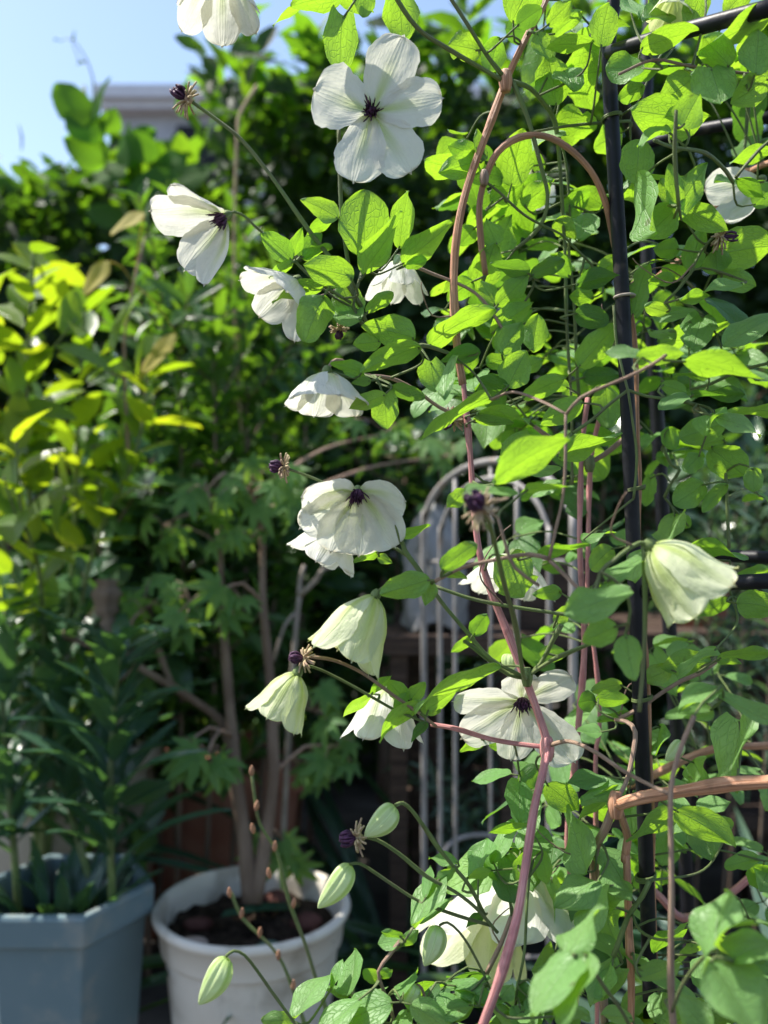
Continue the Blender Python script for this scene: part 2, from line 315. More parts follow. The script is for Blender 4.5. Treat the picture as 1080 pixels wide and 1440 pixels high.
def leafy(path, n, t0=.2, up=.5, ga=2.4, jit=.25):
    """spiral leaf positions, directions and normals along a shoot"""
    path = np.asarray(path)[:, :3]; L = len(path); t = np.clip(t0 + (1 - t0) * (np.arange(n) + .5) / n, 0, 1); i = t * (L - 1.001); k = i.astype(int); f = (i - k)[:, None]
    Ps = path[k] * (1 - f) + path[np.minimum(k + 1, L - 1)] * f; T = nrm(np.gradient(path, axis=0))[k]
    ph = np.arange(n) * ga + rng.uniform(0, 6); A = nrm(np.cross(T, [0.3, .9, .2])); B = np.cross(T, A)
    R = A * np.cos(ph)[:, None] + B * np.sin(ph)[:, None]
    X = nrm(R * (1 - up) + T * up + rng.normal(0, jit, (n, 3)) * .6); Z = nrm(T * (1 - up) - R * up + rng.normal(0, jit, (n, 3)) + np.array([0, 0, .3]))
    return Ps, X, Z

# ------------------------------------------------------------------ the setting and the background
mb = MB(); g = np.linspace(-30, 30, 61); X_, Y_ = np.meshgrid(g, g + 20, indexing='ij')
Z_ = .01 * np.sin(X_ * 3) * np.cos(Y_ * 2.3) * (np.hypot(X_, Y_) > 3)
mb.add(np.stack([X_, Y_, Z_], -1).reshape(-1, 3), gridfaces(61, 61)[:, ::-1]); tag(mb.build("ground", M['ground']), kind='structure')

house = thing("house", (-3.0, 14, 0), "pale grey house with a flat overhanging roof beyond the tall hedge", "house")
mb = MB(); box(mb, (-4.3, 14.2, 0), (3.6, 20, 7.2)); mb.build("wall", M['render'], house, False)
mb = MB(); box(mb, (-4.55, 13.85, 7.32), (3.9, 20.3, 7.52)); box(mb, (-4.45, 13.95, 7.2), (3.8, 20.2, 7.317)); mb.build("roof", M['roof'], house, False)
for x in (-3.3, -1.9):
    mb = MB(); box(mb, (x, 14.14, 6.1), (x + .9, 14.195, 7.0)); mb.build("window", M['black'], house, False)

# low brick wall, terracotta trough, pale planter
mb = MB(); box(mb, (-1.35, 2.05, 0), (-.28, 2.17, .62)); tag(mb.build("brick_wall", M['brick'], None, False), "low red brick wall in the shade behind the potted plants", "wall")
tr = thing("terracotta_trough", (-.36, 1.85, 0), "reddish terracotta trough standing behind the white pot", "planter")
mb = MB(); V = []
for (x0, x1, y0, y1, z) in ((-.48, -.20, 1.77, 1.93, 0), (-.51, -.17, 1.75, 1.95, .30)):
    V += [(x0, y0, z), (x1, y0, z), (x1, y1, z), (x0, y1, z)]
mb.add(V, np.array([[0, 1, 5, 4], [1, 2, 6, 5], [2, 3, 7, 6], [3, 0, 4, 7], [4, 5, 6, 7]])); mb.build("body", M['terra'], tr, False)
mb = MB(); box(mb, (-.525, 1.735, .302), (-.155, 1.965, .345)); mb.build("rim", M['terra'], tr, False)
pl = thing("beige_planter", (-.62, 1.62, 0), "large pale beige planter behind the blue pot", "planter")
mb = MB(); lathe(mb, (-.62, 1.62, 0), [(.15, 0), (.20, .40), (.20, .402)]); mb.build("body", M['beige'], pl)
mb = MB(); lathe(mb, (-.62, 1.62, 0), [(.202, .40), (.217, .402), (.217, .44), (.20, .445), (.19, .42), (.18, .36), (.0, .36)]); mb.build("rim", M['beige'], pl)

def shelf():
    t = thing("wooden_shelf", (.55, 1.75, 0), "dark weathered wooden shelf standing in the shade behind the white trellis", "shelf")
    for z in (.60, .27):
        for k in range(3):
            mb = MB(); box(mb, (.02, 1.62 + k * .115, z), (1.5, 1.725 + k * .115, z + .028)); mb.build("board", M['wood'], t, False)
    for x in (.05, .78, 1.44):
        for y in (1.63, 1.90):
            for a, b in ((0, .268), (.30, .598)):
                mb = MB(); box(mb, (x, y, a), (x + .045, y + .045, b)); mb.build("leg", M['wood'], t, False)
shelf()
bxp = thing("wooden_planter_box", (.25, 1.74, .628), "brown wooden planter box on the shelf behind the white trellis", "planter")
for k, (lo, hi) in enumerate((((.06, 1.66, .63), (.40, 1.68, .695)), ((.06, 1.66, .70), (.40, 1.68, .765)), ((.06, 1.82, .63), (.40, 1.84, .765)), ((.062, 1.682, .63), (.08, 1.818, .765)), ((.38, 1.682, .63), (.398, 1.818, .765)))):
    mb = MB(); box(mb, lo, hi); mb.build("panel", M['wood'], bxp, False)
for (x, r, h, lb, mt) in ((.62, .075, .13, "small terracotta pot on the wooden shelf", 'terra'), (1.02, .085, .15, "pale pebble coloured pot on the wooden shelf beside the terracotta pot", 'beige')):
    t = thing("shelf_pot", (x, 1.76, .628), lb, "flower pot")
    mb = MB(); lathe(mb, (x, 1.76, .629), [(0, 0), (r * .72, 0), (r * .95, h * .8)]); mb.build("body", M[mt], t)
    mb = MB(); lathe(mb, (x, 1.76, .629), [(r * .96, h * .8), (r * 1.08, h * .81), (r * 1.08, h), (r * .96, h), (r * .9, h * .8), (0, h * .8)]); mb.build("rim", M[mt], t)
# crumpled white sack
mb = MB(); n1, n2 = 40, 28; th = np.linspace(0, 2 * np.pi, n1); tt = np.linspace(0, 1, n2); TH, TT = np.meshgrid(th, tt, indexing='ij')
R = (.05 * (1 - TT**4) + .012) * (1 + .16 * np.sin(TH * 5 + TT * 7) + .08 * np.sin(TH * 11 - TT * 13))
mb.add(np.stack([.085 + R * np.cos(TH) * .8, 1.52 + R * np.sin(TH) * .7, .655 + .2 * TT + .012 * np.sin(TH * 3)], -1).reshape(-1, 3), gridfaces(n1, n2)[:, ::-1])
R2 = thing("sack_stand", (.115, 1.52, 0), "weathered wooden stool under the crumpled white sack", "stool")
m2 = MB(); box(m2, (.0, 1.43, .62), (.23, 1.605, .648)); m2.build("seat", M['wood'], R2, False)
for x, y in ((.01, 1.44), (.19, 1.44), (.01, 1.565), (.19, 1.565)):
    m2 = MB(); box(m2, (x, y, 0), (x + .028, y + .028, .618)); m2.build("leg", M['wood'], R2, False)
tag(mb.build("plastic_sack", M['sack']), "crumpled whitish plastic sack behind the white arched trellis", "sack")

# tall hedge
T_h = template('ovate', .18, .3); T_l = template('lance', .25, .3, 6, 3); T_o = template('ovate', .12, .25, 6, 3)
hg = thing("hedge", (0, 2.5, 0), "tall dense dark green hedge along the back of the garden", "hedge")
def htop(x): return np.where(x < -.47, 1.765 + .03 * np.sin(x * 7), np.where(x < -.35, 2.0, 2.06 + .08 * np.sin(x * 5) + .05 * np.sin(x * 13 + 1)))
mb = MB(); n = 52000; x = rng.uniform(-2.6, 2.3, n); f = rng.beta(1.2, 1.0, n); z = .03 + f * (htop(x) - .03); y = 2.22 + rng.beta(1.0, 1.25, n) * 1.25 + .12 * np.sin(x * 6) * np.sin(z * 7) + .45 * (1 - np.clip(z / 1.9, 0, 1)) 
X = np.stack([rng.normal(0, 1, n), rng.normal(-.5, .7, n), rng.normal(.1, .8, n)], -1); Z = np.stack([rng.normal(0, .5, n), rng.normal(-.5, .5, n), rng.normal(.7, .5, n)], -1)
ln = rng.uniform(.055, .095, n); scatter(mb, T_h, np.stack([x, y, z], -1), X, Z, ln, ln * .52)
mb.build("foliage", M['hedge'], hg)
rest = MB(); sh_ = []
for k in range(210):
    x = rng.uniform(-2.4, 2.1); sh_.append((rng.uniform(2.25, 2.85), x))
for k, (y, x) in enumerate(sorted(sh_, key=lambda q: q[0] + abs(q[1]) * .6)):
    z0 = float(htop(np.array(x))) - .14; tall = x > -.47; hh = rng.uniform(.16, .30) if tall else rng.uniform(.08, .14); one = MB()
    pth = spline([(x, y, z0), (x + rng.normal(0, .02), y, z0 + hh * .5), (x + rng.normal(0, .05), y + rng.normal(0, .03), z0 + hh)], .03)
    tube(one, pth, np.linspace(.003, .0015, len(pth)), 5, 1)
    a, b, c = leafy(pth, int(hh * 50), .1, .55, jit=.3); ln = rng.uniform(.085, .155, len(a)); scatter(one, T_l if tall else T_o, a, b, c, ln, ln * (.36 if tall else .5))
    if k < 99: one.build("shoot", [M['shoot'], M['stem_g']], hg)
    else: rest.merge(one)
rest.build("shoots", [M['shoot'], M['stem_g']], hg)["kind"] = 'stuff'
for k in range(12):
    mb = MB(); x = rng.uniform(-1.3, 1.2); y = rng.uniform(2.55, 2.8); pth = spline([(x, y, 0), (x + rng.normal(0, .05), y, .8), (x + rng.normal(0, .15), y, 1.7)], .1); tube(mb, pth, np.linspace(.018, .006, len(pth)), 6); mb.build("stem", M['bark'], hg)

# vine with large leaves over the hedge top, thin wisp into the sky
cv = thing("climbing_vine", (-.80, 2.2, 1.8), "broad leaved vine climbing over the hedge top with a thin wisp against the sky", "vine")
mb = MB(); lv = MB()
pth = spline([P(215, 420, 2.2), P(190, 330, 2.18), P(150, 240, 2.16), P(128, 170, 2.15), P(118, 120, 2.15)], .03); tube(mb, pth, .004, 6)
w_ = spline([P(128, 170, 2.15), P(132, 120, 2.15), P(122, 85, 2.15), P(108, 62, 2.15), P(98, 52, 2.15)], .02); tube(mb, w_, np.linspace(.003, .001, len(w_)), 5)
w2 = spline([P(122, 85, 2.15), P(112, 88, 2.15), P(100, 55, 2.14), P(84, 58, 2.15)], .02); tube(mb, w2, np.linspace(.0015, .0008, len(w2)), 5)
mb.build("stem", M['stem_g'], cv)
for (bx, by, tx, ty, wd) in ((125, 180, 78, 112, 50), (128, 172, 150, 105, 36), (140, 200, 95, 150, 55), (150, 190, 162, 150, 34), (150, 230, 90, 190, 60), (165, 230, 215, 180, 55), (175, 250, 120, 240, 55), (180, 280, 250, 240, 50), (178, 240, 175, 170, 46), (190, 320, 120, 290, 46), (225, 255, 262, 200, 44), (240, 270, 300, 225, 46), (212, 230, 190, 180, 40), (258, 165, 262, 110, 26), (104, 58, 104, 42, 10), (118, 86, 108, 90, 9), (86, 58, 78, 54, 10)):
    b = P(bx, by, 2.15 + rng.uniform(-.05, .05)); t_ = P(tx, ty, 2.15 + rng.uniform(-.06, .06)); L = t_ - b
    blade(lv, b, L, nrm([rng.normal(0, .3), -.8 + rng.normal(0, .2), .5]), wd / F * 2.15, 'ovate', .15, .15, 0, .06, rng.uniform(6), 8, 7)
lv.build("foliage", M['vine'], cv)

def shrub(name, label, cat, base, shoots, mat, tpl, per, ln, wr, up=.5, t0=.25, stemmat='bark', r0=.006, jit=.3, group=None, yellow=0, twigs=0, tl=.12):
    """shoots: list of polylines in metres; every shoot is a stem part; all leaves are one foliage part"""
    t = thing(name, base, label, cat, group); lv = MB()
    for s in shoots:
        pth = spline(s, .02); mb = MB(); tube(mb, pth, np.linspace(r0, r0 * .35, len(pth)), 7)
        L = np.sum(np.linalg.norm(np.diff(pth, axis=0), axis=1)); tw = [(pth, t0)]
        for k in range(twigs):
            i = int(len(pth) * rng.uniform(t0, .98)); d = nrm(np.array([rng.normal(), rng.normal(), rng.uniform(.1, 1.0)])); q = tl * rng.uniform(.6, 1.3)
            p2 = spline([pth[i], pth[i] + d * q * .5, pth[i] + d * q + np.array([0, 0, .02])], .02); tube(mb, p2, np.linspace(r0 * .4, r0 * .2, len(p2)), 5); tw.append((p2, .15))
        for p2, tt in tw:
            LL = np.sum(np.linalg.norm(np.diff(p2, axis=0), axis=1)) * (1 - tt); n = max(4, int(LL * per))
            a, b, c = leafy(p2, n, tt, up, jit=jit); l = rng.uniform(ln[0], ln[1], n); scatter(lv, tpl, a, b, c, l, l * wr)
        mb.build("stem", M[stemmat], t)
    lv.build("foliage", M[mat], t); return t

# green azalea-like bushes in the middle distance
sh = []
for (px, py, d) in ((215, 330, 1.9), (250, 410, 1.75), (300, 350, 1.95), (335, 300, 2.0), (345, 330, 1.85), (385, 400, 1.9), (300, 460, 1.75), (385, 490, 1.9), (430, 500, 2.0), (200, 430, 1.75)):
    d = d * .87; e = P(px, py, d); sh.append([(e[0] * .8 - .1, d + .1, 0), (e[0] * .95 - .02, d + .05, e[2] * .55), e])
shrub("azalea_bush", "mid green bush with narrow whorled leaves in front of the tall hedge", "bush", (-.4, 1.9, 0), sh, 'azalea', template('lance', .2, .3), 105, (.05, .08), .30, .5, .3, twigs=9, tl=.13)
st = thing("dried_stalk", P(338, 270, 1.6), "straw coloured dry upright stalk in front of the hedge", "stalk")
pth = spline([P(345, 700, 1.65), P(330, 420, 1.6), P(333, 200, 1.55), P(340, 155, 1.55), P(362, 120, 1.55)], .02); mb = MB(); tube(mb, pth, np.linspace(.0022, .0030, len(pth)), 7); mb.build("stem", M['dry'], st)

# citrus shrub
sh = [[P(60, 1250, 1.45), P(45, 800, 1.35), P(38, 560, 1.25), P(48, 345, 1.22)], [P(60, 1250, 1.45), P(120, 820, 1.38), P(190, 640, 1.32), P(212, 500, 1.3)],
      [P(60, 1250, 1.45), P(10, 800, 1.3), P(-30, 600, 1.25), P(-40, 420, 1.22)], [P(60, 1250, 1.45), P(60, 860, 1.25), P(30, 720, 1.15), P(22, 610, 1.12)],
      [P(60, 1250, 1.45), P(100, 820, 1.4), P(110, 600, 1.36), P(120, 430, 1.36)]]
shrub("citrus_shrub", "bright yellow green sunlit shrub with broad upright leaves behind the blue pot", "shrub", P(60, 1250, 1.45) * [1, 1, 0], sh, 'citrus', template('ovate', .16, .3, 6, 3), 46, (.055, .10), .46, .48, .62, 'stem_g', .006, .25, twigs=4, tl=.10)
# yellowed leaves on a bare twig
t = thing("yellowing_twig", P(190, 480, 1.3), "slender twig with yellowed leaves in front of the dark hedge", "twig")
pth = spline([P(180, 640, 1.34), P(175, 480, 1.32), P(188, 400, 1.3), P(205, 330, 1.3)], .02); mb = MB(); tube(mb, pth, np.linspace(.003, .0018, len(pth)), 6); mb.build("stem", M['stem_m'], t)
for (bx, by, tx, ty, wd) in ((203, 300, 153, 326, 26), (152, 368, 116, 412, 24), (248, 470, 190, 530, 24)):
    mb = MB(); pth = spline([P(188, 400, 1.3), P((bx + 188) / 2, (by + 380) / 2, 1.3), P(bx, by, 1.3)], .01); tube(mb, pth, .001, 5)
    blade(mb, P(bx, by, 1.3), P(tx, ty, 1.28) - P(bx, by, 1.3), nrm([.2, -.5, .8]), wd / F * 1.7, 'ovate', .15, .2, .3, .08, 1.0); mb.build("leaf", M['yellow'], t)

# dark glossy camellia shrub low on the left
sh = []
for (px, py, d) in ((20, 640, 1.6), (90, 690, 1.55), (150, 620, 1.6), (220, 640, 1.65), (60, 800, 1.45), (-20, 760, 1.5), (140, 770, 1.5), (230, 760, 1.6), (20, 900, 1.4), (110, 880, 1.5), (300, 640, 1.75), (250, 560, 1.7), (330, 720, 1.8), (420, 620, 1.9), (450, 720, 1.9), (390, 560, 1.9)):
    e = P(px, py, d); sh.append([(e[0] * .9 - .05, d + .15, 0), (e[0] * .95 - .02, d + .08, e[2] * .6), e])
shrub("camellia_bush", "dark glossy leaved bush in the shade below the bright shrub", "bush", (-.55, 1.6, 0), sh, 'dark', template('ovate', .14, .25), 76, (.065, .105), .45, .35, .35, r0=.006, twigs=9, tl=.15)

# right side: bushes in deep shade
sh = []
for (px, py, d) in ((930, 430, 2.1), (1060, 480, 2.1), (930, 600, 2.05), (1020, 620, 2.0), (1090, 640, 2.0), (700, 560, 2.1), (620, 600, 2.05), (560, 620, 2.05), (780, 600, 2.1), (850, 680, 2.05)):
    e = P(px, py, d); sh.append([(e[0] * .95, d + .15, 0), (e[0] * .98, d + .08, e[2] * .6), e])
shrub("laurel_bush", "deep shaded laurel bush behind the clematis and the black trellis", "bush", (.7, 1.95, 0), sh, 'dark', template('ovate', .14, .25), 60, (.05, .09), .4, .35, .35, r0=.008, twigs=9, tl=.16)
sh = []
for (px, py, d) in ((1000, 690, 1.5), (1050, 650, 1.45), (1090, 700, 1.4), (1040, 740, 1.5), (980, 760, 1.55), (700, 1010, 1.5), (640, 1120, 1.5), (700, 1180, 1.5)):
    e = P(px, py, d); sh.append([(e[0], d + .1, 0), (e[0] + .01, d + .05, e[2] * .6), e])
shrub("lavender_bush", "soft grey green needle leaved bush in shade behind the black trellis", "bush", (.6, 1.5, 0), sh, 'glauc', template('lance', .2, .3), 130, (.035, .06), .14, .55, .45, r0=.003, twigs=8, tl=.1)
# strap leaved plant low on the right and along the shaded middle
def strappy(name, label, base, n, L, wid, mat, spread=1.0):
    t = thing(name, base, label, "plant"); lv = MB()
    for k in range(n):
        a = rng.uniform(0, 6.28); up = rng.uniform(.5, 1.3); l = L * rng.uniform(.7, 1.15)
        d = np.array([math.cos(a) * spread, math.sin(a) * spread * .7, up]); b = np.asarray(base) + [math.cos(a) * .02, math.sin(a) * .02, 0]
        blade(lv, b, nrm(d) * l, nrm([-math.cos(a), -math.sin(a), 1.2]), wid * rng.uniform(.8, 1.2), 'lance', .55, .25, rng.normal(0, .5), .05, rng.uniform(6), 14, 5)
    lv.build("foliage", M[mat], t); return t
strappy("strap_leaf_plant", "blue green strap leaved plant in shade at the foot of the black trellis", (.50, 1.02, .10), 26, .42, .035, 'glauc')
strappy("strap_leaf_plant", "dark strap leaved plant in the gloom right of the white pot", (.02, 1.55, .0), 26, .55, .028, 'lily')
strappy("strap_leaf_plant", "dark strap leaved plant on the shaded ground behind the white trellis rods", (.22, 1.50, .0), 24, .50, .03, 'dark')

# lily stems in the blue pot
def lily(label, pts, n):
    t = thing("lily_plant", pts[0], label, "lily", "lilies growing in the blue pot"); pth = spline(pts, .02); mb = MB(); tube(mb, pth, np.linspace(.0055, .003, len(pth)), 7); mb.build("stem", M['stem_g'], t)
    lv = MB(); a, b, c = leafy(pth, n, .20, .50, jit=.18)
    for k in range(n):
        l = rng.uniform(.13, .21) * (1 - .35 * k / n); blade(lv, a[k], b[k] * l, c[k] + np.array([0, 0, .8]), .026, 'lance', .42, .3, rng.normal(0, .4), .06, rng.uniform(6), 10, 5)
    lv.build("foliage", M['lily'], t)
lily("lily stem with dark narrow arching leaves leftmost in the blue pot", [(-.50, 1.22, .29), P(12, 1100, 1.22), P(2, 960, 1.24), P(8, 850, 1.25)], 42)
lily("lily stem with dark narrow arching leaves in the middle of the blue pot", [(-.40, 1.25, .29), P(95, 1120, 1.27), P(95, 1000, 1.28), P(85, 890, 1.28)], 40)
lily("lily stem with dark narrow arching leaves nearest the white pot", [(-.36, 1.18, .29), P(155, 1120, 1.16), P(160, 1010, 1.16), P(170, 900, 1.16)], 40)

# blue hexagonal pot
bp = thing("hexagonal_pot", (-.43, 1.2, 0), "blue grey hexagonal plastic pot holding lilies", "flower pot")
def hexa(mb, rings, m=0):
    th = np.radians(np.arange(6) * 60); V = []; bev = .06
    for (r, z) in rings:
        for a in th:
            for s in (-1, -.5, 0, .5, 1):
                c0 = np.array([math.cos(a), math.sin(a)]); o = np.array([math.cos(a + s * math.radians(60)), math.sin(a + s * math.radians(60))])
                q = c0 + (o - c0) * bev * abs(s) - c0 * (.006 * (1 - abs(s))); V.append((-.43 + q[0] * r, 1.2 + q[1] * r, z - (.007 if z > .1 else 0)))
    k = 30; n = len(rings); i, j = np.meshgrid(np.arange(n - 1), np.arange(k), indexing='ij')
    mb.add(V, np.stack([i * k + j, i * k + (j + 1) % k, (i + 1) * k + (j + 1) % k, (i + 1) * k + j], -1).reshape(-1, 4))
mb = MB(); hexa(mb, [(.0, .0), (.085, .0), (.088, .01), (.1085, .315)]); mb.build("body", M['pot_blue'], bp, False)
mb = MB(); hexa(mb, [(.1085, .3155), (.1165, .316), (.119, .319), (.1205, .352), (.1185, .356), (.110, .357), (.107, .354), (.104, .29), (.0, .289)]); mb.build("rim", M['pot_blue'], bp, False)
def soil_disc(label, c, r, z, k, ph=0):
    mb = MB(); nr = 16; rr = np.linspace(0, r, nr); th = np.linspace(0, 2 * np.pi, k + 1)
    RR, TH = np.meshgrid(rr, th, indexing='ij'); V = np.stack([c[0] + RR * np.cos(TH + ph), c[1] + RR * np.sin(TH + ph), z + rng.normal(0, .004, RR.shape)], -1)
    V[:, -1] = V[:, 0]; V[0, :] = V[0, 0]; mb.add(V.reshape(-1, 3), gridfaces(nr, k + 1)); o = mb.build("potting_soil", M['soil']); return tag(o, label, "soil", kind='stuff')
soil_disc("dark potting soil inside the blue hexagonal pot", (-.43, 1.2), .085, .292, 48)

lv = MB()
for k in range(26):
    a = rng.uniform(0, 6.28); rr_ = rng.uniform(.01, .07); b = np.array([-.43 + rr_ * math.cos(a), 1.2 + rr_ * math.sin(a), .291]); l = rng.uniform(.07, .13)
    blade(lv, b, nrm([math.cos(a) * .5 + rng.normal(0, .2), math.sin(a) * .4 + rng.normal(0, .2), 1.1]) * l, nrm([-math.cos(a), -math.sin(a), .8]), .022, 'lance', .4, .3, rng.normal(0, .4), .06, rng.uniform(6), 10, 5)
tag(lv.build("young_lily_shoots", M['lily']), "low dark young lily shoots covering the soil of the blue pot", "shoots", kind='stuff')
# white round pot
WP = (-.179, 1.21); wp = thing("round_pot", (WP[0], WP[1], 0), "white round plastic pot with a rolled rim and fine ribs holding the maple", "flower pot")
mb = MB(); rip = lambda th: 1 - .010 * (np.abs(np.sin(th * 9)) < .16)
lathe(mb, (*WP, 0), [(.0, .0), (.088, .0), (.091, .008), (.1165, .268)], 216, ripple=rip); mb.build("body", M['pot_white'], wp)
mb = MB(); lathe(mb, (*WP, 0), [(.1165, .268), (.1215, .270), (.1225, .2745), (.1255, .3045), (.131, .3075), (.1335, .313), (.132, .3185), (.127, .3205), (.1225, .318), (.1195, .30), (.114, .25)], 96); mb.build("rim", M['pot_white'], wp)
soil_disc("dark potting soil with bark inside the white round pot", WP, .1165, .282, 60)
def lump(name, label, cat, c, r, mat, group):
    mb = MB(); n1, n2 = 16, 10; th = np.linspace(0, 2 * np.pi, n1); ps = np.linspace(.02, np.pi - .02, n2); TH, PS = np.meshgrid(th, ps, indexing='ij'); f = rng.uniform(0, 6, 3)
    R = 1 + .18 * np.sin(TH + f[0]) * np.sin(PS) + .12 * np.sin(2 * TH + f[1]) * np.sin(PS) + .1 * np.cos(3 * PS + f[2])
    mb.add(np.stack([c[0] + R * np.sin(PS) * np.cos(TH) * r[0], c[1] + R * np.sin(PS) * np.sin(TH) * r[1], c[2] + R * np.cos(PS) * r[2]], -1).reshape(-1, 3), gridfaces(n1, n2))
    tag(mb.build(name, M[mat]), label, cat, group)
lump("pebble", "pinkish oval pebble on the soil at the left of the white pot", "pebble", (-.245, 1.145, .290), (.019, .014, .012), 'stone', "pebbles on the soil in the white pot")
lump("pebble", "small whitish pebble on the soil in front of the maple trunk", "pebble", (-.206, 1.128, .288), (.009, .008, .007), 'stone_w', "pebbles on the soil in the white pot")
for i, (x, y, r, lb) in enumerate(((-.105, 1.22, .022, "dark reddish bark chunk on the soil beside the right rim of the white pot"), (-.085, 1.165, .02, "reddish bark chunk on the soil nearest the front right rim"), (-.15, 1.28, .026, "large dark bark chunk on the soil behind the trunk"), (-.255, 1.21, .018, "small dark bark chunk at the left of the maple trunk"), (-.12, 1.15, .014, "smallest bark chunk on the soil in front of the trunk"))):
    lump("bark_chunk", lb, "bark", (x, y, .288), (r, r * .8, r * .6), 'mulch', "bark chunks on the soil in the white pot")
mb = MB(); blade(mb, np.array([-.125, 1.135, .292]), np.array([-.055, -.01, .008]), np.array([.1, -.2, 1]), .022, 'ovate', .2, .2, 0, .1); tag(mb.build("fallen_leaf", M['glauc']), "grey green fallen leaf on the soil of the white pot", "leaf")

# maple in the white pot
mp = thing("maple_tree", (-.18, 1.21, .28), "young maple with thin brown trunks and finger lobed leaves in the white pot", "tree")
BR = [[P(352, 1268, 1.21), P(344, 1180, 1.22), P(332, 1090, 1.24), P(322, 980, 1.27), P(312, 850, 1.3), P(308, 740, 1.32)],
      [P(358, 1268, 1.21), P(372, 1190, 1.22), P(384, 1090, 1.24), P(380, 960, 1.26), P(370, 850, 1.28), P(366, 720, 1.3), P(340, 680, 1.3)],
      [P(354, 1266, 1.225), P(336, 1150, 1.26), P(318, 1030, 1.28), P(280, 990, 1.26), P(215, 950, 1.24), P(172, 925, 1.23), P(90, 895, 1.25)]]
for s, r in zip(BR, (.0115, .0105, .0095)):
    pth = spline(s, .02); mb = MB(); tube(mb, pth, np.linspace(r, r * .35, len(pth)) * (1 + .05 * np.sin(np.arange(len(pth)) * .9)), 10); mb.build("trunk", M['bark'], mp)
mb = MB(); pth = spline([P(178, 940, 1.235), P(160, 900, 1.235), P(150, 855, 1.235), P(150, 815, 1.235)], .006)
tube(mb, pth, .015 + .003 * rng.normal(0, 1, len(pth)) - .007 * np.linspace(1, 0, len(pth)), 14, ridge=.25, nr=5); mb.build("mossy_stump", M['bark'], mp)
mb = MB(); pth = spline([P(175, 930, 1.23), P(215, 905, 1.28), P(240, 960, 1.27), P(265, 985, 1.265)], .02); tube(mb, pth, np.linspace(.006, .004, len(pth)), 7); mb.build("twig", M['bark'], mp)
lv = MB(); PAL = palmate()
for (px, py, d, n, sp) in ((340, 690, 1.25, 16, 55), (290, 690, 1.25, 8, 40), (395, 690, 1.28, 8, 40), (310, 830, 1.2, 9, 50), (270, 850, 1.22, 8, 40), (200, 860, 1.25, 9, 50), (90, 920, 1.3, 9, 45), (290, 1060, 1.15, 9, 35), (260, 1050, 1.16, 5, 30), (440, 1000, 1.3, 9, 45), (470, 1050, 1.3, 6, 40), (430, 1080, 1.32, 6, 40), (160, 970, 1.28, 7, 40), (350, 760, 1.25, 7, 45), (230, 740, 1.35, 8, 60), (545, 610, 1.45, 8, 40), (640, 640, 1.5, 7, 40), (395, 1180, 1.26, 6, 35)):
    c = P(px, py, d); src = min((q for s in BR for q in spline(s, .05)), key=lambda q: np.linalg.norm(q - c) + .4 * max(0, q[2] - c[2]))
    tw = MB(); p2 = spline([src, (src + c) / 2 + [0, 0, .02], c], .03); tube(tw, p2, np.linspace(.003, .0015, len(p2)), 5)
    for k in range(int(n * .7)):
        e = c + rng.normal(0, sp / F * d * .5, 3); q = spline([c, (c + e) / 2 + [0, 0, .01], e], .02); tube(tw, q, .0009, 4)
        X = np.array([rng.normal(0, .8), rng.normal(-.4, .5), -.55 + rng.normal(0, .25)]); Zn = np.array([rng.normal(0, .4), -.75 + rng.normal(0, .4), .6]); l = rng.uniform(.036, .056)
        scatter(lv, PAL, [e], [X], [Zn], l, l)
    tw.build("twig", M['stem_m'], mp)
lv.build("foliage", M['maple'], mp)

# bare forked twig behind the bell flowers
t = thing("bare_forked_twig", P(425, 900, 1.35), "grey leafless forked twig behind the hanging bell flowers", "twig")
for s, r in (([P(395, 1250, 1.42), P(405, 1050, 1.38), P(415, 900, 1.35), P(421, 838, 1.35)], .0055), ([P(421, 838, 1.35), P(445, 815, 1.34), P(455, 800, 1.33), P(492, 790, 1.33)], .0042), ([P(421, 838, 1.35), P(422, 815, 1.36), P(428, 795, 1.36)], .004), ([P(418, 860, 1.35), P(400, 880, 1.34), P(385, 930, 1.34)], .003), ([P(455, 800, 1.33), P(452, 775, 1.33), P(450, 745, 1.33)], .003)):
    pth = spline(s, .02); mb = MB(); tube(mb, pth, np.linspace(r, r * .7, len(pth)), 7); mb.build("branch", M['twig'], t)

# white arched wire trellis
wt = thing("white_arched_trellis", (.2, 1.2, 0), "white painted metal trellis with nested round arches and thin rods", "trellis")
def wtp(px, py):        # plane of the panel: left side farther away than the right
    s = (px - 595) / 215.0; return P(px, py, 1.34 - .22 * s)
def arch(xa, xb, ys, yt, r, name="arch"):
    c = (xa + xb) / 2; a = [wtp(xa, y) for y in (1950, 1500, 1000, ys)] ; ths = np.linspace(math.pi, 0, 14)[1:-1]
    a += [wtp(c + (xb - xa) / 2 * math.cos(q), ys - (ys - yt) * math.sin(q)) for q in ths] + [wtp(xb, y) for y in (ys, 1000, 1500, 1950)]
    pth = spline(a, .02); pth[:, 2] = np.maximum(pth[:, 2], -.02); mb = MB(); tube(mb, pth, np.linspace(r, r * 1.25, len(pth)), 10); mb.build(name, M['white_metal'], wt)
arch(596, 806, 745, 648, .0044); arch(619, 772, 765, 672, .0032)
for px, yt in ((640, 672), (690, 655), (727, 660)):
    mb = MB(); tube(mb, spline([wtp(px, yt), wtp(px, 1200), wtp(px, 1950)], .1), .0034 if px != 690 else .0025, 8); mb.build("rod", M['white_metal'], wt)
for py in (790, 1350):
    mb = MB(); tube(mb, spline([wtp(597, py), wtp(700, py), wtp(805, py)], .05) + [0, .008, 0], .003, 8); mb.build("crossbar", M['white_metal'], wt)
